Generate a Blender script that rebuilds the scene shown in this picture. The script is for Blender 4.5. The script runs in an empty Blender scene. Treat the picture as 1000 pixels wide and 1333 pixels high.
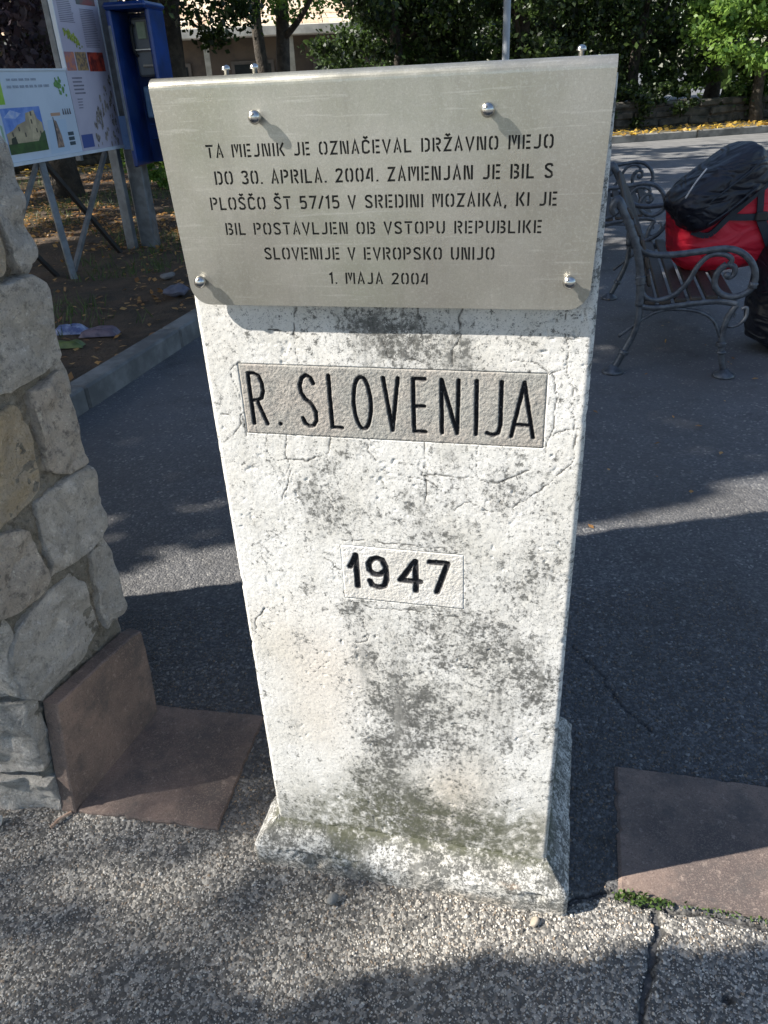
import bpy, math, random
import numpy as np
from mathutils import Vector, Matrix
random.seed(7); rng = np.random.default_rng(11)
S = bpy.context.scene
COL = S.collection

# ---------------------------------------------------------------- camera, sky, sun, exposure
cam_d = bpy.data.cameras.new('camera'); cam = bpy.data.objects.new('camera', cam_d); COL.objects.link(cam)
cam_d.sensor_fit = 'VERTICAL'; cam_d.sensor_height = 24.0; cam_d.lens = 18.0
cam_d.clip_start = 0.02; cam_d.clip_end = 500
X = Vector((0.998703, -0.0250665, -0.0443125)); Y = Vector((0.0509110, 0.491722, 0.869263)); Z = Vector((0.0, -0.870391, 0.492361))
mw = Matrix.Identity(4)
for i in range(3):
    mw[i][0], mw[i][1], mw[i][2] = X[i], Y[i], Z[i]
mw[2][3] = 1.38
cam.matrix_world = mw
S.camera = cam

AZ, EL = math.radians(9.0), math.radians(39.7)
SUN = Vector((-math.cos(AZ)*math.cos(EL), -math.sin(AZ)*math.cos(EL), math.sin(EL)))   # towards the sun
W = bpy.data.worlds.new('World'); S.world = W; W.use_nodes = True
nt = W.node_tree; bg = nt.nodes['Background']
sky = nt.nodes.new('ShaderNodeTexSky'); sky.sky_type = 'NISHITA'; sky.sun_disc = False
sky.sun_elevation = EL; sky.sun_rotation = math.atan2(SUN.x, SUN.y)
nt.links.new(sky.outputs[0], bg.inputs[0]); bg.inputs[1].default_value = 0.10
sd = bpy.data.lights.new('sun', 'SUN'); sd.energy = 5.0; sd.angle = math.radians(0.5); sd.color = (1.0, 0.95, 0.875)
so = bpy.data.objects.new('sun', sd); COL.objects.link(so); so.location = (-8, -2, 9)
so.rotation_euler = SUN.to_track_quat('Z', 'Y').to_euler()
vs = S.view_settings; vs.view_transform = 'Standard'; vs.look = 'None'; vs.gamma = 1; vs.exposure = 1.0
vs.use_curve_mapping = False

# ---------------------------------------------------------------- numpy noise
_perm = rng.random(65536)
def vnoise(x, y, seed=0):
    x = np.asarray(x, float); y = np.asarray(y, float)
    xi = np.floor(x).astype(np.int64); yi = np.floor(y).astype(np.int64)
    fx = x-xi; fy = y-yi; fx = fx*fx*(3-2*fx); fy = fy*fy*(3-2*fy)
    def h(a, b): return _perm[((a*73856093) ^ (b*19349663) ^ (seed*83492791)) & 65535]
    return (h(xi, yi)*(1-fx)+h(xi+1, yi)*fx)*(1-fy) + (h(xi, yi+1)*(1-fx)+h(xi+1, yi+1)*fx)*fy
def fbm(x, y, seed=0, o=4):
    s = 0; a = .5; t = 0
    for k in range(o):
        s = s+a*vnoise(x*2**k, y*2**k, seed+k); t += a; a *= .5
    return s/t
def sstep(a, b, x):
    t = np.clip((x-a)/(b-a), 0, 1); return t*t*(3-2*t)
def seg_dist(px, py, poly):
    d = np.full(px.shape, 9.0)
    for (x0, y0), (x1, y1) in zip(poly[:-1], poly[1:]):
        vx, vy = x1-x0, y1-y0; L = vx*vx+vy*vy+1e-12
        t = np.clip(((px-x0)*vx+(py-y0)*vy)/L, 0, 1)
        d = np.minimum(d, np.hypot(px-x0-t*vx, py-y0-t*vy))
    return d

# ---------------------------------------------------------------- materials
def nodes_mat(name):
    m = bpy.data.materials.new(name); m.use_nodes = True
    return m, m.node_tree, m.node_tree.nodes['Principled BSDF']
class NB:
    """small wrapper for building node trees"""
    def __init__(s, t, coord='pos'):
        s.t = t
        if coord == 'pos':
            g = t.nodes.new('ShaderNodeNewGeometry'); s.co = g.outputs['Position']
        else:
            g = t.nodes.new('ShaderNodeTexCoord'); s.co = g.outputs['Object']
    def lk(s, a, b): s.t.links.new(a, b)
    def put(s, inp, v):
        if isinstance(v, bpy.types.NodeSocket): s.lk(v, inp)
        elif isinstance(v, (tuple, list)) and len(v) == 3 and inp.type == 'RGBA': inp.default_value = (*v, 1)
        else: inp.default_value = v
    def scaled(s, sc):
        n = s.t.nodes.new('ShaderNodeMapping'); s.lk(s.co, n.inputs[0]); n.inputs['Scale'].default_value = sc
        return n.outputs[0]
    def noise(s, scale, detail=4, rough=.55, co=None, dist=0.0):
        n = s.t.nodes.new('ShaderNodeTexNoise'); s.lk(co or s.co, n.inputs['Vector'])
        n.inputs['Scale'].default_value = scale; n.inputs['Detail'].default_value = detail; n.inputs['Roughness'].default_value = rough
        n.inputs['Distortion'].default_value = dist
        return n.outputs['Fac']
    def voro(s, scale, feature='F1', out='Distance', co=None):
        n = s.t.nodes.new('ShaderNodeTexVoronoi'); n.feature = feature; s.lk(co or s.co, n.inputs['Vector'])
        n.inputs['Scale'].default_value = scale
        return n.outputs[out]
    def attr(s, name, out='Fac'):
        n = s.t.nodes.new('ShaderNodeAttribute'); n.attribute_name = name; return n.outputs[out]
    def math(s, op, a, b=0.0, clamp=False):
        n = s.t.nodes.new('ShaderNodeMath'); n.operation = op; n.use_clamp = clamp
        s.put(n.inputs[0], a); s.put(n.inputs[1], b); return n.outputs[0]
    def step(s, v, a, b, c=0.0, d=1.0):
        n = s.t.nodes.new('ShaderNodeMapRange'); n.interpolation_type = 'SMOOTHSTEP'
        s.put(n.inputs[0], v); n.inputs[1].default_value = a; n.inputs[2].default_value = b
        n.inputs[3].default_value = c; n.inputs[4].default_value = d; return n.outputs[0]
    def mix(s, f, a, b):
        n = s.t.nodes.new('ShaderNodeMix'); n.data_type = 'RGBA'
        s.put(n.inputs[0], f); s.put(n.inputs[6], a); s.put(n.inputs[7], b); return n.outputs[2]
    def bump(s, h, strength=.3, dist=.01, prev=None):
        n = s.t.nodes.new('ShaderNodeBump'); s.lk(h, n.inputs['Height'])
        n.inputs['Strength'].default_value = strength; n.inputs['Distance'].default_value = dist
        if prev is not None: s.lk(prev, n.inputs['Normal'])
        return n.outputs[0]
def M(name, col, col2=None, scale=8, rough=.75, bump=0.3, bscale=60, bdist=.003, metal=0.0, coord='pos', spec=None, lo=.35, hi=.65):
    m, t, b = nodes_mat(name); N = NB(t, coord)
    col2 = col2 or tuple(c*.7 for c in col)
    N.put(b.inputs['Base Color'], N.mix(N.step(N.noise(scale, 5, .6), lo, hi), col2, col))
    b.inputs['Roughness'].default_value = rough; b.inputs['Metallic'].default_value = metal
    if spec is not None: b.inputs['Specular IOR Level'].default_value = spec
    if bump: N.lk(N.bump(N.noise(bscale, 4, .6), bump, bdist), b.inputs['Normal'])
    return m
def leaf_mat(name, c1, c2, trans=.35):
    m, t, b = nodes_mat(name); N = NB(t)
    n = N.attr('tint')
    col = N.mix(n, c1, c2)
    N.put(b.inputs['Base Color'], col); b.inputs['Roughness'].default_value = .5
    tr = t.nodes.new('ShaderNodeBsdfTranslucent'); N.put(tr.inputs[0], N.mix(.5, col, c2))
    mx = t.nodes.new('ShaderNodeMixShader'); mx.inputs[0].default_value = trans
    out = t.nodes['Material Output']; t.links.new(b.outputs[0], mx.inputs[1]); t.links.new(tr.outputs[0], mx.inputs[2])
    t.links.new(mx.outputs[0], out.inputs[0]); return m

def mat_asphalt(name, near):
    m, t, b = nodes_mat(name); N = NB(t)
    big = N.noise(1.3, 4, .6)
    cellc = N.voro(150 if near else 110, out='Color')
    sep = t.nodes.new('ShaderNodeSeparateColor'); N.lk(cellc, sep.inputs[0])
    g = N.step(sep.outputs[0], .35, 1.0)
    base = N.mix(g, (.075, .077, .082), (.165, .163, .162))
    sp = t.nodes.new('ShaderNodeSeparateXYZ'); N.lk(N.co, sp.inputs[0])
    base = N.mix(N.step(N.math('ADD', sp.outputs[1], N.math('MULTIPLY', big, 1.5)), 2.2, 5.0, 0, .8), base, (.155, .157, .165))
    base = N.mix(N.step(sep.outputs[1], .93, .99), base, (.30, .29, .27))
    base = N.mix(N.step(big, .35, .7, 0, .45), base, (.075, .068, .060))
    base = N.mix(N.step(N.noise(3.1, 5, .7), .52, .72, 0, .5), base, (.05, .048, .046))
    if near:
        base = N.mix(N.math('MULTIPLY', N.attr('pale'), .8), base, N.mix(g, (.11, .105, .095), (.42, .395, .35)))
    N.put(b.inputs['Base Color'], base); b.inputs['Roughness'].default_value = .82
    d = N.voro(150 if near else 110)
    bm = N.bump(N.math('SUBTRACT', 1.0, d), .75, .004)
    bm = N.bump(N.noise(35, 4, .7), .5, .006, bm)
    N.lk(bm, b.inputs['Normal']); return m

def mat_pillar():
    m, t, b = nodes_mat('weathered_white_plaster'); N = NB(t, 'obj')
    n1 = N.noise(7, 6, .65); n2 = N.noise(70, 5, .75); n6 = N.noise(48, 8, .85, dist=.8); n3 = N.noise(260, 3, .7); n4 = N.noise(26, 6, .75)
    base = N.mix(N.step(n1, .35, .7), (.80, .785, .745), (.66, .64, .585))
    base = N.mix(N.step(N.noise(3.2, 3), .5, .7, 0, .3), base, (.70, .63, .52))
    base = N.mix(N.attr('tan'), base, (.66, .55, .42))
    base = N.mix(N.step(n3, .55, .75, 0, .35), base, (.42, .41, .38))
    # grime: placed patches broken up by fine noise
    n5 = N.noise(125, 6, .8)
    w = N.math('ADD', N.math('MULTIPLY', n5, .62), N.math('MULTIPLY', n4, .38))
    dc_ = N.math('MINIMUM', N.attr('dirt'), 1.5)
    th = N.math('ADD', w, N.math('MULTIPLY', dc_, .05))
    dk = N.step(th, .54, .60)
    base = N.mix(N.math('MULTIPLY', N.math('MULTIPLY', dc_, .50), N.step(N.math('ADD', N.math('MULTIPLY', n4, .6), N.math('MULTIPLY', n2, .4)), .36, .62), True), base, (.30, .295, .275))
    base = N.mix(N.math('MULTIPLY', dk, .88), base, (.075, .075, .068))
    blk = N.math('MULTIPLY', N.step(N.math('ADD', N.noise(210, 5, .85), N.math('MULTIPLY', dc_, .05)), .585, .63), .85)
    base = N.mix(blk, base, (.045, .045, .04))
    base = N.mix(N.math('MULTIPLY', N.step(n6, .555, .60), N.step(N.math('ADD', n1, N.math('MULTIPLY', dc_, .10)), .45, .62, .12, .75)), base, (.20, .198, .18))
    st_ = N.noise(34, 5, .7, co=N.scaled((1, 1, .10)))
    base = N.mix(N.math('MULTIPLY', N.step(st_, .50, .68), N.math('MULTIPLY', N.math('ADD', dc_, .35), .42), True), base, (.24, .235, .215))
    hz = N.math('MULTIPLY', N.step(N.noise(420, 2, .8), .56, .66), .45)
    base = N.mix(hz, base, (.30, .295, .28))
    pit = N.math('MULTIPLY', N.step(N.noise(170, 3, .8), .63, .69), .6)
    base = N.mix(pit, base, (.16, .155, .14))
    mo = N.math('MULTIPLY', N.attr('moss'), N.step(N.math('ADD', n2, N.math('MULTIPLY', n4, .5)), .55, .85))
    base = N.mix(N.math('MULTIPLY', mo, .85, True), base, (.085, .088, .052))
    base = N.mix(N.attr('rust'), base, (.55, .26, .08))
    base = N.mix(N.math('MULTIPLY', N.attr('crack'), N.step(n4, .25, .5, .7, 1.0)), base, (.055, .052, .046))
    N.put(b.inputs['Base Color'], base); b.inputs['Roughness'].default_value = .9
    bm = N.bump(N.math('SUBTRACT', 1.0, dk), .2, .0012)
    bm = N.bump(n3, .34, .0010, bm); bm = N.bump(n2, .2, .0014, bm)
    N.lk(bm, b.inputs['Normal']); return m
def mat_tablet(name, c1, c2, c3):
    m, t, b = nodes_mat(name); N = NB(t, 'obj')
    base = N.mix(N.step(N.noise(9, 4), .4, .65), c1, c2)
    base = N.mix(N.step(N.noise(170, 3, .8), .48, .66, 0, .8), base, c3)
    base = N.mix(N.step(N.noise(24, 5, .7), .5, .68, 0, .45), base, c1)
    base = N.mix(N.attr('crack'), base, (.07, .065, .06))
    p = N.math('SUBTRACT', N.attr('paint'), N.math('MULTIPLY', N.step(N.noise(230, 4, .8), .58, .7), .7), True)
    base = N.mix(p, base, (.012, .012, .015))
    N.put(b.inputs['Base Color'], base); b.inputs['Roughness'].default_value = .85
    N.lk(N.bump(N.noise(300, 3, .8), .7, .002), b.inputs['Normal']); return m
def mat_steel():
    m, t, b = nodes_mat('brushed_stainless_steel'); N = NB(t, 'obj')
    n = N.noise(700, 2, .7); n2 = N.noise(6, 4, .6); n3 = N.noise(60, 5, .7)
    c = N.mix(N.step(n2, .3, .7), (.38, .385, .31), (.52, .505, .45))
    c = N.mix(N.step(N.noise(2.2, 3), .35, .65, 0, .7), c, (.34, .31, .275))
    c = N.mix(N.step(N.noise(22, 5, .75, co=N.scaled((1, 1, .18))), .48, .72, 0, .45), c, (.30, .29, .25))
    c = N.mix(N.step(N.noise(90, 3, .8, co=N.scaled((.07, 1, 1.6))), .60, .68, 0, .4), c, (.66, .65, .60))
    c = N.mix(N.step(N.noise(240, 3, .8), .5, .66, 0, .35), c, (.62, .61, .56))
    c = N.mix(N.step(n3, .5, .75, 0, .35), c, (.44, .425, .39))
    c = N.mix(N.step(n, .35, .7, 0, .4), c, (.30, .29, .26))
    N.put(b.inputs['Base Color'], c); b.inputs['Metallic'].default_value = .74
    N.put(b.inputs['Roughness'], N.step(N.noise(5, 5, .7), .35, .65, .26, .44))
    bm = N.bump(n, .22, .0005); bm = N.bump(N.noise(4, 2), .25, .012, bm)
    N.lk(bm, b.inputs['Normal']); return m
def mat_stone(name, c1, c2, c3):
    m, t, b = nodes_mat(name); N = NB(t)
    base = N.mix(N.step(N.noise(8, 6, .7, dist=.6), .38, .62), c1, c2)
    base = N.mix(N.step(N.noise(45, 5, .75), .50, .66, 0, .75), base, c3)
    base = N.mix(N.step(N.noise(230, 3, .8), .54, .66, 0, .6), base, tuple(c*.45 for c in c1))
    base = N.mix(N.step(N.noise(95, 4, .8), .56, .68, 0, .6), base, tuple(min(1, c*1.6) for c in c2))
    base = N.mix(N.step(N.voro(13, 'DISTANCE_TO_EDGE', co=N.scaled((1, 1, .45))), .0, .012, .25, 0), base, tuple(c*.5 for c in c1))
    N.put(b.inputs['Base Color'], base); b.inputs['Roughness'].default_value = .85
    bm = N.bump(N.noise(150, 5, .8), .9, .006); bm = N.bump(N.noise(24, 7, .75, dist=1.2), 1.0, .028, bm)
    N.lk(bm, b.inputs['Normal']); return m
def mat_slab():
    m, t, b = nodes_mat('red_sandstone'); N = NB(t)
    base = N.mix(N.step(N.noise(4, 5, .6), .35, .65), (.105, .082, .073), (.25, .178, .142))
    base = N.mix(N.step(N.noise(330, 2, .8), .52, .66, 0, .65), base, (.30, .23, .19))
    base = N.mix(N.step(N.noise(260, 2, .8, ), .36, .44, .5, 0), base, (.07, .045, .045))
    base = N.mix(N.step(N.noise(9, 6, .8), .46, .66, 0, .7), base, (.085, .075, .07))
    base = N.mix(N.step(N.noise(60, 5, .8), .56, .68, 0, .5), base, (.42, .33, .27))
    N.put(b.inputs['Base Color'], base); b.inputs['Roughness'].default_value = .8
    bm = N.bump(N.noise(330, 3, .8), .5, .002); bm = N.bump(N.noise(25, 5), .3, .006, bm)
    N.lk(bm, b.inputs['Normal']); return m

MAT = {}
MAT['asphalt'] = mat_asphalt('asphalt', False)
MAT['asphalt_near'] = mat_asphalt('coarse_asphalt', True)
MAT['pillar'] = mat_pillar()
MAT['tablet'] = mat_tablet('tan_stone_tablet', (.37, .36, .325), (.41, .37, .325), (.20, .195, .18))
MAT['tablet2'] = mat_tablet('pale_tablet', (.74, .72, .68), (.66, .63, .57), (.52, .50, .47))
MAT['steel'] = mat_steel()
MAT['screw'] = M('polished_steel', (.72, .70, .66), (.5, .49, .46), 200, .22, .1, 300, .0005, metal=1.0, coord='obj')
MAT['stone'] = [mat_stone('grey_limestone', (.57, .545, .495), (.72, .69, .635), (.34, .32, .29)),
                mat_stone('pale_limestone', (.60, .58, .53), (.72, .70, .65), (.22, .215, .20)),
                mat_stone('pinkish_limestone', (.58, .52, .45), (.68, .62, .54), (.19, .175, .16)),
                mat_stone('ochre_limestone', (.62, .52, .36), (.56, .51, .43), (.42, .34, .22))]
MAT['mortar'] = mat_stone('mortar', (.30, .285, .24), (.38, .36, .31), (.13, .12, .10))
MAT['slab'] = mat_slab()
MAT['kerb'] = M('kerb_concrete', (.25, .25, .24), (.13, .13, .125), 5, .85, .5, 120, .004)
MAT['soil'] = M('soil', (.115, .075, .045), (.055, .04, .026), 5, .95, .9, 45, .03)
MAT['iron'] = M('painted_cast_iron', (.12, .135, .155), (.065, .072, .085), 30, .42, .2, 160, .001, metal=.35)
MAT['wood'] = M('dark_bench_wood', (.06, .045, .035), (.03, .024, .02), 40, .6, .3, 90, .002)
MAT['bark'] = M('tree_bark', (.075, .062, .048), (.035, .03, .024), 10, .95, 1.0, 30, .03)
MAT['grey_post'] = M('grey_galvanised_post', (.20, .215, .23), (.13, .14, .15), 12, .5, .1, 200, .001, metal=.4)
MAT['dark_post'] = M('dark_steel_brace', (.03, .028, .028), None, 12, .6, .1)
MAT['blue'] = M('blue_enamel', (.010, .055, .26), (.008, .035, .15), 5, .3, .05, 60, .001)
MAT['red_cloth'] = M('red_nylon', (.50, .012, .035), (.36, .008, .025), 9, .6, .8, 9, .06)
MAT['navy_cloth'] = M('navy_nylon', (.020, .024, .040), (.012, .014, .026), 9, .42, .9, 11, .05)
def cloth(name, c1, c2, rough, sc, st):
    m, t, b = nodes_mat(name); N = NB(t)
    N.put(b.inputs['Base Color'], N.mix(N.noise(9, 3), c1, c2)); b.inputs['Roughness'].default_value = rough
    bm = N.bump(N.noise(sc, 1.5, .4, co=N.scaled((1.2, 1.0, 2.6)), dist=1.6), st, .05); bm = N.bump(N.noise(700, 2), .15, .0006, bm)
    N.lk(bm, b.inputs['Normal']); return m
MAT['red_cloth'] = cloth('red_nylon', (.75, .016, .045), (.58, .012, .035), .55, 4.5, .45)
MAT['navy_cloth'] = cloth('navy_nylon', (.011, .013, .022), (.007, .008, .015), .45, 5.5, .6)
MAT['webbing'] = M('black_webbing', (.018, .026, .04), None, 30, .6, .3, 700, .0008)
MAT['piping'] = M('reflective_piping', (.6, .6, .62), None, 30, .4, 0)

# ---------------------------------------------------------------- object helpers
def mesh_np(name, verts, faces, mat=None, parent=None, smooth=False, attrs=None):
    """faces: (n,k) int array or list of lists"""
    me = bpy.data.meshes.new(name)
    verts = np.asarray(verts, np.float32)
    if isinstance(faces, np.ndarray):
        n, k = faces.shape
        me.vertices.add(len(verts)); me.vertices.foreach_set('co', verts.ravel())
        me.loops.add(n*k); me.loops.foreach_set('vertex_index', faces.astype(np.int32).ravel())
        me.polygons.add(n); me.polygons.foreach_set('loop_start', (np.arange(n)*k).astype(np.int32))
        me.update(calc_edges=True)
    else:
        me.from_pydata([tuple(map(float, v)) for v in verts], [], faces); me.update()
    if attrs:
        for a, v in attrs.items():
            if np.ndim(v) == 2:
                at = me.attributes.new(a, 'FLOAT_COLOR', 'POINT'); at.data.foreach_set('color', np.asarray(v, np.float32).ravel())
            else:
                at = me.attributes.new(a, 'FLOAT', 'POINT'); at.data.foreach_set('value', np.asarray(v, np.float32))
    if smooth: me.polygons.foreach_set('use_smooth', np.ones(len(me.polygons), bool))
    if mat: me.materials.append(mat)
    o = bpy.data.objects.new(name, me); COL.objects.link(o)
    if parent: o.parent = parent
    return o
def tag(o, label=None, cat=None, group=None, kind=None):
    if label: o['label'] = label
    if cat: o['category'] = cat
    if group: o['group'] = group
    if kind: o['kind'] = kind
    return o
def empty(name, loc, label, cat, rz=0.0, group=None):
    o = bpy.data.objects.new(name, None); COL.objects.link(o); o.location = loc; o.rotation_euler = (0, 0, rz)
    o.empty_display_size = .1
    return tag(o, label, cat, group)
class MB:
    def __init__(s): s.v = []; s.f = []
    def add(s, v, f):
        n = len(s.v); s.v += [tuple(p) for p in v]; s.f += [[i+n for i in q] for q in f]; return s
    def box(s, c, d, rz=0.0, bev=0.0, M4=None):
        x, y, z = d[0]/2, d[1]/2, d[2]/2; b = min(bev, x*.9, y*.9, z*.9)
        vs = []
        if b <= 0:
            vs = [(sx*x, sy*y, sz*z) for sz in (-1, 1) for sx, sy in ((-1, -1), (1, -1), (1, 1), (-1, 1))]
            fs = [[3, 2, 1, 0], [4, 5, 6, 7], [0, 1, 5, 4], [1, 2, 6, 5], [2, 3, 7, 6], [3, 0, 4, 7]]
        else:
            ring = []
            for sx, sy in ((-1, -1), (1, -1), (1, 1), (-1, 1)):
                a, c_ = (sx*(x-b), sy*y), (sx*x, sy*(y-b))
                ring += [a, c_] if sx*sy < 0 else [c_, a]
            rin = [(p[0]*(x-b)/x if abs(p[0]) == x else p[0], p[1]*(y-b)/y if abs(p[1]) == y else p[1]) for p in ring]
            for zz, rr in ((-z, rin), (-z+b, ring), (z-b, ring), (z, rin)): vs += [(p[0], p[1], zz) for p in rr]
            fs = [[7, 6, 5, 4, 3, 2, 1, 0], list(range(24, 32))]
            for k in range(3):
                for i in range(8): j = (i+1) % 8; fs.append([k*8+i, k*8+j, k*8+8+j, k*8+8+i])
        cr, sr = math.cos(rz), math.sin(rz)
        if M4 is not None: out = [tuple(M4 @ Vector(p)) for p in vs]
        else: out = [(c[0]+p[0]*cr-p[1]*sr, c[1]+p[0]*sr+p[1]*cr, c[2]+p[2]) for p in vs]
        return s.add(out, fs)
    def bar(s, a, b, w, h=None, up=(0, 0, 1), bev=0.0):
        a = Vector(a); b = Vector(b); d = b-a; L = d.length; zc = d.normalized()
        u = Vector(up)
        if abs(zc.dot(u)) > .98: u = Vector((1, 0, 0))
        xc = u.cross(zc).normalized(); yc = zc.cross(xc)
        m = Matrix(((xc.x, yc.x, zc.x, (a.x+b.x)/2), (xc.y, yc.y, zc.y, (a.y+b.y)/2), (xc.z, yc.z, zc.z, (a.z+b.z)/2), (0, 0, 0, 1)))
        return s.box((0, 0, 0), (w, h or w, L), bev=bev, M4=m)
    def tube(s, pts, r, n=8, sx=1.0, cap=True):
        pts = [Vector(p) for p in pts]; rs = r if isinstance(r, (list, tuple)) else [r]*len(pts)
        base = len(s.v); prev = None
        for i, p in enumerate(pts):
            d = (pts[min(i+1, len(pts)-1)]-pts[max(i-1, 0)]).normalized()
            if prev is None:
                u = Vector((0, 0, 1)) if abs(d.z) < .9 else Vector((1, 0, 0)); xc = u.cross(d).normalized()
            else: xc = (prev-d*prev.dot(d)).normalized()
            prev = xc; yc = d.cross(xc)
            for k in range(n):
                a = 2*math.pi*k/n; q = p+(xc*math.cos(a)*sx+yc*math.sin(a))*rs[i]; s.v.append(tuple(q))
        for i in range(len(pts)-1):
            for k in range(n):
                k2 = (k+1) % n; s.f.append([base+i*n+k, base+i*n+k2, base+i*n+n+k2, base+i*n+n+k])
        if cap:
            s.f.append([base+k for k in range(n)][::-1]); s.f.append([base+(len(pts)-1)*n+k for k in range(n)])
        return s
    def lathe(s, prof, n=12, o=(0, 0, 0), axis=(0, 0, 1)):
        q = Vector((0, 0, 1)).rotation_difference(Vector(axis)); o = Vector(o)
        base = len(s.v)
        for r, z in prof:
            for k in range(n):
                a = 2*math.pi*k/n; s.v.append(tuple(o+q @ Vector((r*math.cos(a), r*math.sin(a), z))))
        for i in range(len(prof)-1):
            for k in range(n):
                k2 = (k+1) % n; s.f.append([base+i*n+k, base+i*n+k2, base+i*n+n+k2, base+i*n+n+k])
        s.f.append([base+k for k in range(n)][::-1]); s.f.append([base+(len(prof)-1)*n+k for k in range(n)])
        return s
    def build(s, name, mat, parent=None, smooth=False):
        return mesh_np(name, s.v, s.f, mat, parent, smooth)
def smooth_pts(pts, n=6):
    """Catmull-Rom through the points"""
    P = [Vector(p) for p in pts]; out = []
    for i in range(len(P)-1):
        p0, p1, p2, p3 = P[max(i-1, 0)], P[i], P[i+1], P[min(i+2, len(P)-1)]
        for k in range(n):
            t = k/n; out.append(.5*((2*p1)+(p2-p0)*t+(2*p0-5*p1+4*p2-p3)*t*t+(3*p1-p0-3*p2+p3)*t**3))
    out.append(P[-1]); return out
def grid_faces(nu, nv):
    i = np.arange(nu-1)[:, None]*nv+np.arange(nv-1)[None, :]
    i = i.ravel(); return np.stack([i, i+nv, i+nv+1, i+1], 1)
def copy_tree(o, parent=None):
    c = o.copy(); COL.objects.link(c)
    if parent: c.parent = parent
    for ch in list(o.children): copy_tree(ch, c)
    return c

# ---------------------------------------------------------------- ground
U = Vector((.9691, -.2467, 0)); V = Vector((.2467, .9691, 0)); RZ = math.atan2(-.2467, .9691)
UC, VC = -.229, 1.135                      # centre of the boundary stone in (u, v)
ORG = U*UC+V*VC

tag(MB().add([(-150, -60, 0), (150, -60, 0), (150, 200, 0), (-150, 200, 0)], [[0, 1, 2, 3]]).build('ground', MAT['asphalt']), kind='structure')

CRACK1 = [(.47, .866), (.462, .83), (.439, .795), (.425, .765), (.42, .745), (.398, .718), (.386, .69), (.36, .60)]
CRACK2 = [(.311, .892), (.35, .905), (.402, .903), (.47, .87), (.56, .85), (.656, .82), (.8, .79)]
CRACK3 = [(-.069, .66), (-.066, .70), (-.074, .73), (-.072, .757)]
CRACK4 = [(.50, 1.62), (.54, 1.50), (.56, 1.40), (.60, 1.31)]
xs = np.arange(-1.3, 1.3001, .005); ys = np.arange(.35, 2.5001, .005)
GX, GY = np.meshgrid(xs, ys, indexing='ij'); gx = GX.ravel(); gy = GY.ravel()
wx = gx+.012*(fbm(gx*40, gy*40, 3)-.5)*2; wy = gy+.012*(fbm(gx*40, gy*40, 9)-.5)*2
dc = np.minimum(seg_dist(wx, wy, CRACK1), seg_dist(wx, wy, CRACK2))
dc2 = np.minimum(seg_dist(wx, wy, CRACK3), seg_dist(wx, wy, CRACK4))
hole = np.hypot(gx-.533, (gy-.705)*1.3)
z = .007+.006*(fbm(gx*6, gy*6, 1)-.5)+.004*(fbm(gx*60, gy*60, 2, 3)-.5)
z -= .012*(1-sstep(.001, .009, dc))+.004*(1-sstep(.0, .006, dc2))+.012*(1-sstep(.002, .014, hole))
edge = np.minimum(np.minimum(gx+1.3, 1.3-gx), np.minimum(gy-.35, 2.5-gy))
z = np.where(edge < .02, -.004, z*sstep(0, .25, edge)+.0015)
gcr = np.clip((1-sstep(.002, .010, dc))+(1-sstep(.0, .008, dc2))*.7+(1-sstep(.002, .016, hole)), 0, 1)
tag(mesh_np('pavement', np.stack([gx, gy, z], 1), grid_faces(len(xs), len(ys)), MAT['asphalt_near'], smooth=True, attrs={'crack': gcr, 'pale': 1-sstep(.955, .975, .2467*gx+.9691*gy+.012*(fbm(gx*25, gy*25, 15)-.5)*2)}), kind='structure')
def ground_z(x, y):
    i = int(round((x+1.3)/.005)); j = int(round((y-.35)/.005))
    if 0 <= i < len(xs) and 0 <= j < len(ys): return float(z[i*len(ys)+j])
    return 0.0
m = MAT['asphalt_near']; t = m.node_tree; bs = t.nodes['Principled BSDF']; N = NB(t)
old = bs.inputs['Base Color'].links[0].from_socket
N.put(bs.inputs['Base Color'], N.mix(N.attr('crack'), old, (.012, .012, .012)))

WALL = [(-.745, 1.167), (-.629, 1.471), (-1.10, 1.90), (-2.2, 1.73), (-2.3, 1.562)]
SLABG = [(-.705, 1.158), (-.385, 1.092), (-.323, 1.417), (-.615, 1.478)]
SLABR = [(.409, .902), (1.25, .688), (1.31, 1.00), (.488, 1.208)]
def inside(px, py, poly):
    c = np.zeros(np.shape(px), bool); n = len(poly)
    for i in range(n):
        x0, y0 = poly[i]; x1, y1 = poly[(i+1) % n]
        cond = ((y0 > py) != (y1 > py)) & (px < (x1-x0)*(py-y0)/(y1-y0+1e-12)+x0)
        c ^= cond
    return c
# aggregate: small stones standing proud of the worn asphalt close to the camera
nS = 135000
sx_ = rng.uniform(-1.15, 1.05, nS); sy_ = .50+rng.random(nS)**1.5*1.4
keep = ~(inside(sx_, sy_, WALL) | inside(sx_, sy_, SLABG) | inside(sx_, sy_, SLABR))
uu = sx_*.9691-sy_*.2467; vv = sx_*.2467+sy_*.9691
keep &= ~((uu > -.52) & (uu < .07) & (vv > .92) & (vv < 1.36))
dcs = np.minimum(seg_dist(sx_, sy_, CRACK1), seg_dist(sx_, sy_, CRACK2)); keep &= dcs > .006
keep &= rng.random(nS) < np.clip(1.3-.55*(sy_-.5), .35, 1)
sx_, sy_ = sx_[keep], sy_[keep]; nS = len(sx_)
octv = np.array([(1, 0, 0), (-1, 0, 0), (0, 1, 0), (0, -1, 0), (0, 0, 1), (0, 0, -1)], float)
octf = np.array([(0, 2, 4), (2, 1, 4), (1, 3, 4), (3, 0, 4)])
ang = rng.uniform(0, 6.28, nS); rad = rng.uniform(.0011, .0029, nS)*(1+.7*(rng.random(nS) > .93))
asp = rng.uniform(.6, 1, nS)
cube = np.array([(1, .1), (-.1, .95), (-1, -.05), (.1, -.9)])
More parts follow.
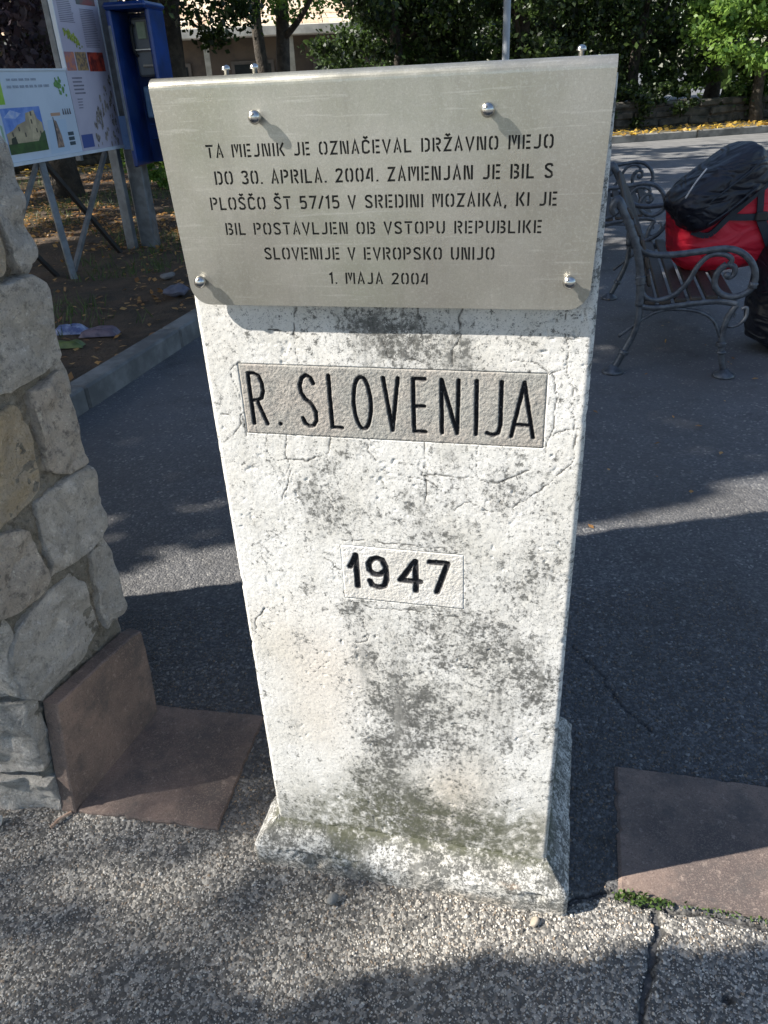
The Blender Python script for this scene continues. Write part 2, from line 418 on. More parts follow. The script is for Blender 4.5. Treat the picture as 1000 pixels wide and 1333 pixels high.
jit = 1+rng.uniform(-.35, .3, (nS, 4, 1))
ring = cube[None]*jit+rng.uniform(-.15, .15, (nS, 4, 2)); ring[..., 1] *= asp[:, None]
cs, sn = np.cos(ang)[:, None], np.sin(ang)[:, None]
rx = (ring[..., 0]*cs-ring[..., 1]*sn)*rad[:, None]; ry = (ring[..., 0]*sn+ring[..., 1]*cs)*rad[:, None]
ix = np.clip(np.round((sx_+1.3)/.005).astype(int), 0, len(xs)-1); iy = np.clip(np.round((sy_-.35)/.005).astype(int), 0, len(ys)-1)
gz = z.reshape(len(xs), len(ys))[ix, iy]
hs = rad*rng.uniform(.25, .8, nS)
vt = np.zeros((nS, 8, 3))
vt[:, :4, 0] = sx_[:, None]+rx; vt[:, :4, 1] = sy_[:, None]+ry; vt[:, :4, 2] = (gz-.001)[:, None]
vt[:, 4:, 0] = sx_[:, None]+rx*.68; vt[:, 4:, 1] = sy_[:, None]+ry*.68; vt[:, 4:, 2] = (gz+hs)[:, None]+rng.uniform(-.2, .2, (nS, 4))*rad[:, None]
fq = np.array([(i, (i+1) % 4, 4+(i+1) % 4, 4+i) for i in range(4)]+[(4, 5, 6, 7)])
F = (fq[None]+np.arange(nS)[:, None, None]*8).reshape(-1, 4)
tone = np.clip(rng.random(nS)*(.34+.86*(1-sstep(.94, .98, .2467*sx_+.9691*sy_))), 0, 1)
tint = np.repeat(tone, 8); tint2 = np.repeat(rng.random(nS), 8)
m, t, b = nodes_mat('aggregate_stone'); N = NB(t)
c = N.mix(N.step(N.attr('tint'), .25, 1.0), (.08, .075, .068), (.64, .60, .53))
c = N.mix(N.step(N.attr('tint2'), .6, 1, 0, .65), c, (.34, .245, .16))
N.put(b.inputs['Base Color'], c); b.inputs['Roughness'].default_value = .75
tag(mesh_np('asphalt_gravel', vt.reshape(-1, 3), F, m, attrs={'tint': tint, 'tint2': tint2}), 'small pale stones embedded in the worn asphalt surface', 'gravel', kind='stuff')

# verge with kerb on the left (soil, leaves, grass)
KD = Vector((.265, .964, 0)).normalized(); KN = Vector((-KD.y, KD.x, 0))
K0 = Vector((-1.44, 3.64, 0))       # front top edge point of the kerb
verge = MB()
a = K0-KD*3.2+KN*.1; b_ = K0+KD*10.2+KN*.1; 
nu, nv = 150, 160
ss = np.linspace(0, 13.4, nu); tt = np.linspace(0, 1, nv)**1.8*16
SS, TT = np.meshgrid(ss, tt, indexing='ij')
vx = a.x+KD.x*SS+KN.x*TT; vy = a.y+KD.y*SS+KN.y*TT
vz = .085+.05*(fbm(vx*1.5, vy*1.5, 21)-.5)+.03*(fbm(vx*8, vy*8, 22)-.5)+.05*sstep(0, 2.5, TT)
vz = np.where(SS > 13.2, -.02, vz)
tag(mesh_np('verge_soil', np.stack([vx.ravel(), vy.ravel(), vz.ravel()], 1), grid_faces(nu, nv)[:, ::-1], MAT['soil'], smooth=True), kind='structure')
kerb = empty('kerb', K0-KD*3, 'low grey concrete kerb along the leafy verge at left', 'kerb')
L = 13.0; k = -3.0; first = None
while k < 10.2:
    ln = 1.0
    mb = MB().box((0, 0, .055), (.13, ln-.008, .13), bev=.012)
    if first is None:
        o = mb.build('kerb_stone', MAT['kerb'], kerb); first = o
    else:
        o = first.copy(); COL.objects.link(o)
    p = KD*(k+3+ln/2)+KN*.065
    o.location = (p.x, p.y, random.uniform(-.004, .004)); o.rotation_euler = (0, 0, math.atan2(KD.y, KD.x)-math.pi/2+random.uniform(-.004, .004)); k += ln

# road kerb, pavement strip, retaining wall far away
RD = Vector((10.4, 2.3, 0)).normalized(); RN = Vector((-RD.y, RD.x, 0)); R0 = Vector((0, 15.9, 0))
roadm = M('worn_road_asphalt', (.20, .195, .185), (.14, .138, .135), 3, .85, .6, 140, .005)
q = [R0+RD*s_-RN*w_ for s_, w_ in ((-40, 3.2), (40, 3.2), (40, 0), (-40, 0))]
tag(MB().add([(p.x, p.y, .006) for p in q], [[0, 1, 2, 3]]).build('road', roadm), kind='structure')
q = [R0+RD*s_+RN*w_ for s_, w_ in ((-40, .15), (40, .15), (40, 4), (-40, 4))]
tag(MB().add([(p.x, p.y, .13) for p in q], [[0, 1, 2, 3]]).build('far_verge', M('leafy_soil', (.13, .10, .05), (.06, .05, .03), 3, .95, .8, 40, .02)), kind='structure')
fk = empty('kerb', R0, 'pale kerb on the far side of the road', 'kerb')
for i in range(-9, 12):
    if i == -9: o = k1 = MB().box((0, 0, .07), (1.98, .15, .15), bev=.015).build('kerb_stone', M('pale_kerb', (.30, .28, .24), (.11, .105, .09), 2.2, .85, .3), fk)
    else: o = k1.copy(); COL.objects.link(o)
    p = RD*(i*2.0)+RN*.075; o.location = (p.x, p.y, 0); o.rotation_euler = (0, 0, math.atan2(RD.y, RD.x))
rw = empty('retaining_wall', R0+RN*1.6, 'low dark stone wall at the foot of the trees across the road', 'wall')
wall_m = M('mossy_wall_stone', (.11, .10, .085), (.04, .04, .032), 5, .95, .9, 30, .02)
MB().box((0, .2, .28), (34, .34, .54)).build('wall_core', wall_m, rw).rotation_euler = (0, 0, math.atan2(RD.y, RD.x))
bl = []
for kx in range(3):
    bl.append(MB().box((0, 0, 0), (.5+.1*kx, .1, .16), bev=.03).build('wall_stone', wall_m, rw))
n = 0
rr = math.atan2(RD.y, RD.x)
for row in range(3):
    x = -6.5 if row % 2 else -6.8
    while x < 12:
        kx = random.randrange(3); w_ = .5+.1*kx
        if n < 3 and n == kx: o = bl[kx]
        else: o = bl[kx].copy(); COL.objects.link(o)
        n += 1; p = RD*(x+w_/2)+RN*(.02+random.uniform(-.035, .035)); o.location = (p.x, p.y, .23+row*.175+random.uniform(-.02, .02)); o.rotation_euler = (random.uniform(-.06, .06), random.uniform(-.07, .07), rr+random.uniform(-.06, .06)); o.scale = (random.uniform(.8, 1.05), 1, random.uniform(.8, 1.1)); x += w_+.03
MB().box((0, .2, .60), (34, .42, .07), bev=.015).build('coping', M('wall_coping', (.20, .19, .17), (.09, .09, .075), 6, .9, .5), rw).rotation_euler = (0, 0, rr)

# ---------------------------------------------------------------- boundary stone
PIL = empty('boundary_stone', ORG, 'weathered white concrete border marker lettered R. SLOVENIJA and 1947, capped with a metal plate', 'boundary stone', RZ)
UL, UR, VF, VB = -.488, .0333, .945, 1.325
CR = .007
DIRT = [(-.228, 1.115, .035, 1.1), (-.205, 1.09, .03, .8), (-.259, 1.10, .03, .8), (-.189, 1.058, .06, .7), (-.134, 1.06, .03, .8), (-.041, 1.09, .02, .4), (-.346, .835, .03, .8), (-.33, .85, .05, .45),
        (-.085, .862, .03, .8), (-.054, .876, .03, .8), (-.172, .849, .03, .7), (-.15, .78, .05, .6), (-.219, .786, .06, .6), (-.313, .791, .03, .5), (-.366, .687, .02, .8),
        (-.3, .635, .03, .8), (-.397, .567, .02, .9), (-.127, .656, .06, .8), (-.078, .588, .05, .8), (-.026, .725, .04, .7), (-.031, .594, .05, .8),
        (-.254, .53, .045, .8), (-.285, .56, .03, .7), (-.232, .413, .05, 1.0), (-.265, .34, .035, 1.2), (-.29, .25, .04, 1.5), (-.224, .20, .06, 1.1), (-.25, .47, .025, 1.0), (-.177, .558, .05, .8), (-.17, .47, .04, .9), (-.165, .38, .05, .9),
        (-.10, .419, .06, .6), (-.052, .512, .05, .8), (-.07, .236, .06, .4), (.0, .524, .03, .9), (-.008, .806, .04, .6), (-.427, .767, .03, .5), (-.02, .40, .03, .6), (-.25, .18, .06, .8), (-.12, .16, .06, .5), (-.35, .155, .05, .4), (-.46, .15, .04, .5)]
TAN = [(-.362, .514, .08, .45), (-.374, .369, .06, .25), (-.139, .24, .06, .45), (-.12, .30, .05, .2)]
MOSS = [(-.34, .145, .07, .9), (-.25, .125, .10, .9), (-.014, .16, .05, .8), (-.07, .13, .08, .8), (-.16, .125, .10, .7), (-.44, .12, .06, .5), (.0, .20, .03, .5)]
CRACKS = [[(-.347, 1.125), (-.348, 1.1), (-.353, 1.074), (-.349, 1.053), (-.346, 1.047)],
 [(-.131, 1.13), (-.127, 1.109), (-.127, 1.09), (-.139, 1.075), (-.142, 1.05)],
 [(-.071, 1.062), (-.059, 1.064), (-.033, 1.06), (-.018, 1.047), (.001, 1.056)],
 [(-.313, .94), (-.317, .916), (-.351, .904), (-.407, .905), (-.411, .937)],
 [(-.262, .939), (-.258, .922), (-.248, .911)],
 [(-.178, .944), (-.179, .915), (-.181, .891), (-.155, .89), (-.116, .891), (-.075, .889), (-.035, .91)],
 [(-.108, .945), (-.103, .92), (-.105, .894)],
 [(.018, .972), (.019, .928), (.001, .901), (-.023, .878), (-.058, .851), (-.085, .839), (-.112, .853)],
 [(-.434, 1.05), (-.449, 1.039), (-.442, .994), (-.441, .935)], [(-.013, 1.047), (-.009, 1.013), (-.014, .937)],
 [(-.386, .851), (-.376, .89), (-.391, .838)], [(-.177, .891), (-.18, .842)], [(-.322, .83), (-.332, .855), (-.35, .847)],
 [(-.0, 1.13), (.003, 1.064), (.015, .971)], [(-.234, 1.087), (-.225, 1.065), (-.189, 1.058)],
 [(-.30, .66), (-.26, .652), (-.19, .655), (-.13, .65)], [(-.31, .775), (-.24, .776), (-.17, .774), (-.125, .772)]]
_rc = random.Random(3)
for _ in range(16):                        # short random hairline cracks
    x_, z_ = _rc.uniform(-.47, .02), _rc.choice((_rc.uniform(.80, 1.12), _rc.uniform(.2, 1.1))); a_ = _rc.uniform(0, 6.28); q_ = [(x_, z_)]
    for k in range(_rc.randrange(3, 8)):
        a_ += _rc.uniform(-.9, .9); l_ = _rc.uniform(.006, .018); x_ += math.cos(a_)*l_; z_ += math.sin(a_)*l_; q_.append((x_, z_))
    CRACKS.append([p for p in q_ if -.475 < p[0] < .025] if sum(-.475 < p[0] < .025 for p in q_) > 1 else [(-.2, .9), (-.19, .905)])
def blobs(u, zz, L):
    s = np.zeros(u.shape)
    for a, b, r, w in L: s += w*np.exp(-(((u-a)/r)**2+((zz-b)/(r*1.25))**2))
    return s
def crack_field(u, zz):
    wu = u+.007*(fbm(u*38, zz*38, 31)-.5)*2+.003*(fbm(u*190, zz*190, 32)-.5); wz = zz+.007*(fbm(u*38, zz*38, 35)-.5)*2+.003*(fbm(u*190, zz*190, 36)-.5)
    d = np.full(u.shape, 9.0)
    for c in CRACKS:
        x0 = min(p[0] for p in c)-.03; x1 = max(p[0] for p in c)+.03; y0 = min(p[1] for p in c)-.03; y1 = max(p[1] for p in c)+.03
        k = (u > x0) & (u < x1) & (zz > y0) & (zz < y1)
        d[k] = np.minimum(d[k], seg_dist(wu[k], wz[k], c))
    th = .12+1.1*fbm(u*45, zz*45, 41)**2*1.6
    return 1-sstep(.0003, .0015, d/th/1.15)
TABS = {'name': (-.4375, -.0180, .9425, 1.0475), 'num': (-.3125, -.1215, .6665, .7665)}
# wrap path: left side back->front, rounded corner, front, rounded corner, right side
path = [(UL, v_) for v_ in np.arange(VB, VF+CR+.005, -.012)]
path += [(UL+CR-CR*math.cos(a_), VF+CR-CR*math.sin(a_)) for a_ in np.linspace(0, math.pi/2, 5)]
path += [(u_, VF) for u_ in np.arange(UL+CR+.0016, UR-CR-.0008, .0016)]
path += [(UR-CR+CR*math.sin(a_), VF+CR-CR*math.cos(a_)) for a_ in np.linspace(0, math.pi/2, 5)]
path += [(UR, v_) for v_ in np.arange(VF+CR+.012, VB+.001, .012)]
path = np.array(path); dn = np.gradient(path, axis=0); nrm = np.stack([dn[:, 1], -dn[:, 0]], 1); nrm /= np.linalg.norm(nrm, axis=1)[:, None]
zz1 = np.concatenate([np.arange(.06, 1.371, .0016), [1.3735]])
arc = np.concatenate([[0], np.cumsum(np.linalg.norm(np.diff(path, axis=0), axis=1))])
PU, ZZ = np.meshgrid(np.arange(len(path)), zz1, indexing='ij'); pu = PU.ravel(); zz = ZZ.ravel()
pp = path[pu]; nn = nrm[pu]; ar = arc[pu]
front = (pp[:, 1] < VF+.0015).astype(float)
u_ = pp[:, 0]
disp = .0018*(fbm(ar*5, zz*5, 51)-.5)+.0005*(fbm(ar*60, zz*60, 52, 4)-.5)+.0005*(fbm(ar*260, zz*260, 53, 2)-.5)
pits = sstep(.74, .84, fbm(ar*120, zz*120, 57, 2)); disp -= .0012*pits*sstep(.45, .7, fbm(ar*14, zz*14, 58))
corner = np.exp(-((np.minimum(np.abs(u_-UL), np.abs(u_-UR)))/.006)**2)
disp -= .0028*corner*sstep(.62, .9, fbm(zz*40, ar*3, 61, 4))
ck = crack_field(u_, zz)*front; disp -= .0008*ck
edge_band = 0
for k_, (a0, a1, b0, b1) in TABS.items():
    g_ = -.0012
    inn = (u_ > a0-g_) & (u_ < a1+g_) & (zz > b0-g_) & (zz < b1+g_) & (front > 0)
    disp = np.where(inn, -.007, disp)
base_rough = (1-sstep(.10, .16, zz)); disp -= .004*base_rough*(fbm(ar*35, zz*35, 71)-.5)
co = np.stack([pp[:, 0]-UC+nn[:, 0]*disp, pp[:, 1]-VC+nn[:, 1]*disp, zz], 1)
dirt = blobs(u_, zz, DIRT)+.55*(sstep(.5, .75, fbm(u_*9, zz*6, 77))-.45)*sstep(.95, .8, zz)
dirt = np.where(front > 0, dirt, .4); dirt += .5*corner*sstep(.45, .7, fbm(zz*40, ar, 63))
dirt += .25*sstep(.45, .65, fbm(u_*14+3, zz*11, 79))+.45*np.exp(-((u_+.22)/.12)**2)*sstep(.62, .45, zz)*sstep(.4, .7, fbm(u_*30, zz*3, 66))-.22*sstep(-.30, -.38, u_)*(zz > .15)
moss = np.clip(blobs(u_, zz, MOSS), 0, 1)+.5*sstep(.13, .10, zz)
PB = mesh_np('pillar_body', co, grid_faces(len(path), len(zz1)), MAT['pillar'], PIL, smooth=True,
        attrs={'dirt': dirt, 'crack': ck, 'moss': moss, 'tan': np.clip(blobs(u_, zz, TAN), 0, 1), 'rust': np.zeros(len(u_))})
MB().box(((UL+UR)/2-UC, VB-.002-VC, .71), (UR-UL-.006, .012, 1.32)).box(((UL+UR)/2-UC, (VF+VB)/2-VC+.004, 1.355), (UR-UL-.008, VB-VF-.02, .026)).build('back_face', MAT['pillar'], PIL)

# plinth: short vertical face, sloped weathered top
PL, PR, PF, PBk = -.535, .0775, .910, 1.362
nh = 360
per = []
cornr = .012
def rect_path(l, r, f, b, rad, steps):
    pts = []
    for a_, b_ in (((l, b-rad), (l, f+rad)), ((l+rad, f), (r-rad, f)), ((r, f+rad), (r, b-rad)), ((r-rad, b), (l+rad, b))):
        n_ = max(2, int(math.hypot(b_[0]-a_[0], b_[1]-a_[1])/steps))
        for i in range(n_+1): pts.append((a_[0]+(b_[0]-a_[0])*i/n_, a_[1]+(b_[1]-a_[1])*i/n_))
    return pts
cornr = .006; outer = np.array(rect_path(PL, PR, PF, PBk, cornr, .0028)); 
inner = np.array(rect_path(UL+.010, UR-.010, VF+.010, VB-.010, cornr*.5, .004))
# resample inner on the same parameter
nP = len(outer); ti = np.linspace(0, len(inner)-1, nP); inner = np.stack([np.interp(ti, np.arange(len(inner)), inner[:, k]) for k in (0, 1)], 1)
# match by nearest clamp instead (keeps slope perpendicular)
inner = np.stack([np.clip(outer[:, 0], UL+.004, UR-.004), np.clip(outer[:, 1], VF+.004, VB-.004)], 1)
prof0 = [(0, -.03), (0, .0), (0, .012), (0, .024), (0, .040), (.0, .056), (.03, .061), (.12, .067), (.25, .076), (.4, .085), (.55, .094), (.7, .102), (.85, .110), (.97, .118), (1.0, .135)]
_q = np.array(prof0); _t = np.linspace(0, len(prof0)-1, 44); prof = list(zip(np.interp(_t, np.arange(len(prof0)), _q[:, 0]), np.interp(_t, np.arange(len(prof0)), _q[:, 1])))
rows = []; att_z = []
outn = outer-np.array([(PL+PR)/2, (PF+PBk)/2]); 
dd = np.roll(outer, -1, 0)-np.roll(outer, 1, 0); on = np.stack([dd[:, 1], -dd[:, 0]], 1); on /= np.linalg.norm(on, axis=1)[:, None]+1e-9
pa = np.concatenate([[0], np.cumsum(np.linalg.norm(np.diff(outer, axis=0), axis=1))])
for f_, zq in prof:
    P_ = outer*(1-f_)+inner*f_
    nz = (fbm(pa*25, np.full(nP, zq*40+f_*2), 81)-.5)*.005*(1-f_*.7)+(fbm(pa*150, np.full(nP, zq*220+f_*9), 82)-.5)*.0035
    chip = .010*sstep(.62, .85, fbm(pa*14, np.full(nP, zq*20), 85))*(.2 < (zq/.06))*(zq < .062)
    P2 = P_+on*(nz-chip)[:, None]
    zn = zq+(fbm(pa*22, np.full(nP, zq*40+5), 83)-.5)*.007*(zq > .04)-(chip*.5)
    rows.append(np.stack([P2[:, 0]-UC, P2[:, 1]-VC, zn], 1))
rows = np.array(rows); nR = len(rows)
pv = rows.reshape(-1, 3)
pf = [(r*nP+i, r*nP+(i+1) % nP, (r+1)*nP+(i+1) % nP, (r+1)*nP+i) for r in range(nR-1) for i in range(nP)]
pu_, pz_ = pv[:, 0]+UC, pv[:, 2]
mossP = np.clip(np.exp(-((pz_-.112)/.016)**2)*.95+np.exp(-((pu_+.345)/.035)**2)*(pz_ > .04)*.8+.05, 0, 1)
dP = 1.1+.9*np.exp(-((pz_-.02)/.02)**2)*sstep(.4, .6, fbm(pu_*12, pz_*30, 91))+.5*np.exp(-((pz_-.1)/.03)**2)
tanP = np.clip(.8*sstep(.04, .015, pz_)*sstep(.35, .6, fbm(pu_*10, pz_*20, 92)), 0, .8)
rustP = np.clip(.8*np.exp(-((pu_+.03)/.012)**2-((pz_-.066)/.004)**2)*sstep(.3, .6, fbm(pu_*90, pz_*90, 88)), 0, .55)
mesh_np('plinth', pv, np.array(pf), MAT['pillar'], PIL, smooth=True, attrs={'dirt': dP, 'moss': mossP, 'tan': tanP, 'rust': rustP, 'crack': np.zeros(len(pv))})

# tablets with engraved, painted letters
def tablet(name, key, strokes, rad_, depth, mat, label, step=.001):
    a0, a1, b0, b1 = TABS[key]
    us = np.arange(a0, a1+1e-6, step); zs = np.arange(b0, b1+1e-6, step)
    A, B = np.meshgrid(us, zs, indexing='ij'); A = A.ravel(); B = B.ravel()
    d = np.full(A.shape, 9.0)
    wa = A+.0006*(fbm(A*160, B*160, 5)-.5)*2; wb = B+.0006*(fbm(A*160, B*160, 6)-.5)*2
    for s_ in strokes:
        x0 = min(p[0] for p in s_)-.02; x1 = max(p[0] for p in s_)+.02; k = (A > x0) & (A < x1)
        d[k] = np.minimum(d[k], seg_dist(wa[k], wb[k], s_))
    e = np.minimum(np.minimum(A-a0, a1-A), np.minimum(B-b0, b1-B))
    h = -depth*(1-sstep(rad_*.35, rad_*1.1, d))+.0012*(fbm(A*50, B*50, 8)-.5)+.0009*(fbm(A*300, B*300, 9, 2)-.5)
    h -= .0016*(1-sstep(0, .003, e))
    hp = np.where(e < step*.6, -.003, h)
    paint = 1-sstep(rad_*.80, rad_*1.12, d)
    ck = .35*(1-sstep(0, .0016, e))*sstep(.3, .6, fbm(A*40, B*40, 12))
    v = np.stack([A-UC, VF-.0006-hp-VC, B], 1)
    o = mesh_np(name, v, grid_faces(len(us), len(zs)), mat, PIL, smooth=True, attrs={'paint': paint, 'crack': ck})
    o['label'] = label; return o
def place(g, box, r):
    u0, u1, z0, z1 = box; return [[(u0+r+(u1-u0-2*r)*x, z0+r+(z1-z0-2*r)*y) for x, y in s_] for s_ in g]
ell = [(.5+.5*math.cos(a_), .5+.5*math.sin(a_)) for a_ in np.linspace(0, 2*math.pi, 25)]
G = {'R': [[(0, 0), (0, 1), (.45, 1), (.8, .95), (.96, .8), (.96, .66), (.8, .52), (.45, .47), (0, .47)], [(.42, .47), (1, 0)]],
 'S': [[(.97, .84), (.8, .96), (.5, 1), (.18, .94), (0, .8), (.03, .66), (.3, .54), (.75, .43), (.98, .29), (.97, .12), (.75, .02), (.45, 0), (.15, .05), (0, .16)]],
 'L': [[(0, 1), (0, 0), (1, 0)]], 'O': [ell], 'V': [[(0, 1), (.52, 0), (1, 1)]], 'E': [[(1, 1), (0, 1), (0, 0), (1, 0)], [(0, .49), (.92, .49)]],
 'N': [[(0, 0), (0, 1), (.92, 0), (1, 1)]], 'I': [[(.5, 0), (.5, 1)]], 'J': [[(1, 1), (1, .2), (.85, .05), (.5, 0), (0, .04)]],
 'A': [[(0, 0), (.5, 1), (1, 0)], [(.13, .22), (.87, .22)]]}
r1 = .0030
zt, zb = 1.0365, .9555
LB = [('R', -.427, -.401), ('S', -.353, -.327), ('L', -.311, -.291), ('O', -.278, -.248), ('V', -.2355, -.2095), ('E', -.195, -.1735), ('N', -.157, -.1285), ('I', -.112, -.104), ('J', -.0965, -.073), ('A', -.0645, -.030)]
st = []
for c_, a_, b_ in LB: st += place(G[c_], (a_, b_, zb, zt), r1)
st.append([(-.3845, .9595), (-.3840, .9600)])
tablet('name_tablet', 'name', st, r1, .0045, MAT['tablet'], 'tan inset tablet carved R. SLOVENIJA in thin black capitals')
G2 = {'1': [[(0, .62), (.28, .72), (.72, 1), (.72, 0)]], '9': [[(.97, .72), (.8, .95), (.5, 1), (.2, .95), (0, .78), (.02, .58), (.25, .45), (.6, .44), (.97, .6), (.98, .3), (.85, .06), (.5, 0), (.15, .05), (.03, .2)], [(.97, .6), (.97, .75)]],
 '4': [[(.78, 0), (.78, 1), (0, .32), (1, .32)]], '7': [[(0, 1), (1, 1), (.38, 0)]]}
r2 = .0052; st = []
for c_, bx in (('1', (-.304, -.279, .686, .754)), ('9', (-.274, -.236, .688, .752)), ('4', (-.225, -.184, .688, .752)), ('7', (-.179, -.142, .689, .753))): st += place(G2[c_], bx, r2)
tablet('number_tablet', 'num', st, r2, .0035, MAT['tablet2'], 'pale inset tablet carved 1947 in bold black figures')

# stainless plate: stencil-cut front, folded over the top and down the back
SG = {'A': (.5, [[(.06, 0), (.25, 1), (.44, 0)], [(.205, .30), (.295, .30)]]),
 'B': (.5, [[(.065, 0), (.065, 1)], [(.2, .935), (.34, .93), (.42, .84), (.42, .70), (.36, .615)], [(.2, .49), (.34, .48), (.44, .38), (.44, .18), (.34, .07), (.2, .065)]]),
 'C': (.5, [[(.44, .74), (.42, .86), (.32, .935), (.18, .935), (.08, .85), (.065, .5), (.08, .15), (.18, .065), (.32, .065), (.42, .14), (.44, .26)]]),
 'D': (.52, [[(.065, 0), (.065, 1)], [(.21, .935), (.36, .91), (.45, .78), (.45, .22), (.36, .09), (.21, .065)]]),
 'E': (.47, [[(.065, 0), (.065, 1)], [(.2, .935), (.45, .935)], [(.2, .5), (.42, .5)], [(.2, .065), (.45, .065)]]),
 'I': (.13, [[(.065, 0), (.065, 1)]]),
 'J': (.42, [[(.34, 1), (.34, .2), (.27, .085), (.16, .065), (.03, .1)]]),
 'K': (.5, [[(.065, 0), (.065, 1)], [(.43, 1), (.22, .52), (.45, 0)]]),
 'L': (.45, [[(.065, 1), (.065, .065), (.43, .065)]]),
 'M': (.64, [[(.065, 0), (.065, 1)], [(.21, 1), (.32, .40), (.43, 1)], [(.575, 0), (.575, 1)]]),
 'N': (.54, [[(.065, 0), (.065, 1)], [(.20, .97), (.34, .03)], [(.475, 0), (.475, 1)]]),
 'O': (.54, [[(.225, .935), (.12, .89), (.065, .75), (.065, .25), (.12, .11), (.225, .065)], [(.315, .935), (.42, .89), (.475, .75), (.475, .25), (.42, .11), (.315, .065)]]),
 'P': (.5, [[(.065, 0), (.065, 1)], [(.2, .935), (.35, .92), (.43, .82), (.43, .62), (.35, .5), (.2, .48)]]),
 'R': (.5, [[(.065, 0), (.065, 1)], [(.2, .935), (.35, .92), (.43, .82), (.43, .66), (.35, .55), (.2, .53)], [(.26, .40), (.44, 0)]]),
 'S': (.5, [[(.44, .78), (.38, .91), (.28, .935), (.16, .92), (.075, .81), (.09, .66), (.25, .52), (.4, .38), (.435, .2), (.35, .08), (.22, .065), (.12, .09), (.06, .22)]]),
 'T': (.5, [[(.01, .935), (.49, .935)], [(.25, .80), (.25, 0)]]),
 'U': (.52, [[(.065, 1), (.065, .25), (.12, .11), (.215, .065)], [(.455, 1), (.455, .25), (.40, .11), (.305, .065)]]),
 'V': (.5, [[(.04, 1), (.25, .04), (.46, 1)]]),
 'Z': (.48, [[(.03, .935), (.42, .935), (.07, .065), (.46, .065)]]),
 '0': (.5, [[(.205, .935), (.11, .89), (.065, .75), (.065, .25), (.11, .11), (.205, .065)], [(.295, .935), (.39, .89), (.435, .75), (.435, .25), (.39, .11), (.295, .065)]]),
 '1': (.26, [[(.02, .8), (.18, .93), (.18, 0)]]),
 '2': (.48, [[(.06, .76), (.12, .90), (.25, .935), (.38, .89), (.42, .76), (.36, .58), (.07, .065), (.45, .065)]]),
 '3': (.48, [[(.06, .82), (.14, .92), (.26, .935), (.38, .88), (.41, .74), (.36, .60), (.22, .53)], [(.33, .44), (.42, .32), (.40, .14), (.28, .065), (.14, .075), (.05, .17)]]),
 '4': (.48, [[(.37, 0), (.37, 1)], [(.24, .95), (.05, .28), (.235, .28)]]),
 '5': (.48, [[(.42, .935), (.10, .935), (.085, .56), (.24, .60), (.37, .55), (.42, .40), (.41, .18), (.32, .075), (.2, .065), (.06, .11)]]),
 '7': (.46, [[(.02, .935), (.43, .935), (.17, 0)]]),
 '/': (.34, [[(.02, 0), (.32, 1)]]), '.': (.14, [[(.07, 0), (.07, .14)]]), ',': (.14, [[(.09, .12), (.04, -.16)]]), ' ': (.28, [])}
CAR = [(.12, 1.24), (.25, 1.12), (.38, 1.24)]
def outline(pl, w):
    """outline polygon of a mitred polyline"""
    P = [np.array(p, float) for p in pl]; n = len(P); Lf, Rt = [], []
    for i in range(n):
        d0 = P[i]-P[i-1] if i else P[1]-P[0]; d1 = P[i+1]-P[i] if i < n-1 else d0
        d0 = d0/np.linalg.norm(d0); d1 = d1/np.linalg.norm(d1); b = d0+d1; b /= np.linalg.norm(b)+1e-9
        nn_ = np.array([-b[1], b[0]]); n0 = np.array([-d0[1], d0[0]]); k = min(1/max(nn_@n0, .25), 2.2)
        Lf.append(P[i]+nn_*k*w/2); Rt.append(P[i]-nn_*k*w/2)
    return Lf+Rt[::-1]
ROWS = [('TA MEJNIK JE OZNAČEVAL DRŽAVNO MEJO', -.4305, -.028, 1.3055, 1.3195), ('DO 30. APRILA. 2004. ZAMENJAN JE BIL S', -.424, -.0265, 1.276, 1.291),
        ('PLOŠČO ŠT 57/15 V SREDINI MOZAIKA, KI JE', -.4345, -.0205, 1.2475, 1.262), ('BIL POSTAVLJEN OB VSTOPU REPUBLIKE', -.419, -.0355, 1.2185, 1.2325),
        ('SLOVENIJE V EVROPSKO UNIJO', -.372, -.088, 1.189, 1.2035), ('1. MAJA 2004', -.2905, -.166, 1.160, 1.1738)]
BASE = {'Č': 'C', 'Š': 'S', 'Ž': 'Z'}
VP = .929; TH = .0022
cu = bpy.data.curves.new('plate_outline', 'CURVE'); cu.dimensions = '2D'; cu.fill_mode = 'BOTH'; cu.extrude = TH/2; cu.resolution_u = 1
def spl(pts):
    s_ = cu.splines.new('POLY'); s_.points.add(len(pts)-1)
    for i, p in enumerate(pts): s_.points[i].co = (p[0]-UC, p[1], 0, 1)
    s_.use_cyclic_u = True
FT = 1.378
out = [(-.4905, FT), (-.4795, 1.158)]
out += [(-.4795+.026-.026*math.cos(a_), 1.158-.026*math.sin(a_)) for a_ in np.linspace(.15, math.pi/2, 9)]
out += [(.0235-.026+.026*math.sin(a_), 1.158-.026*math.cos(a_)) for a_ in np.linspace(0, math.pi/2-.1, 9)]
out += [(.0235, 1.158), (.031, FT)]
spl(out)
for txt, a0, a1, b0, b1 in ROWS:
    h = b1-b0; gap = .13
    wt = sum(SG[BASE.get(c_, c_)][0]+gap for c_ in txt)-gap; k = (a1-a0)/wt; x = a0
    for c_ in txt:
        w_, strokes = SG[BASE.get(c_, c_)]; ss_ = list(strokes)
        if c_ in BASE: ss_.append(CAR)
        for s_ in ss_:
            if not s_: continue
            o_ = outline([(p[0]*k/h, p[1]) for p in s_], .165)
            spl([(x+p[0]*h, b0+p[1]*h) for p in o_])
        x += (w_+gap)*k
tmp = bpy.data.objects.new('plate_tmp', cu); COL.objects.link(tmp)
dg = bpy.context.evaluated_depsgraph_get(); me = bpy.data.meshes.new_from_object(tmp.evaluated_get(dg))
bpy.data.objects.remove(tmp)
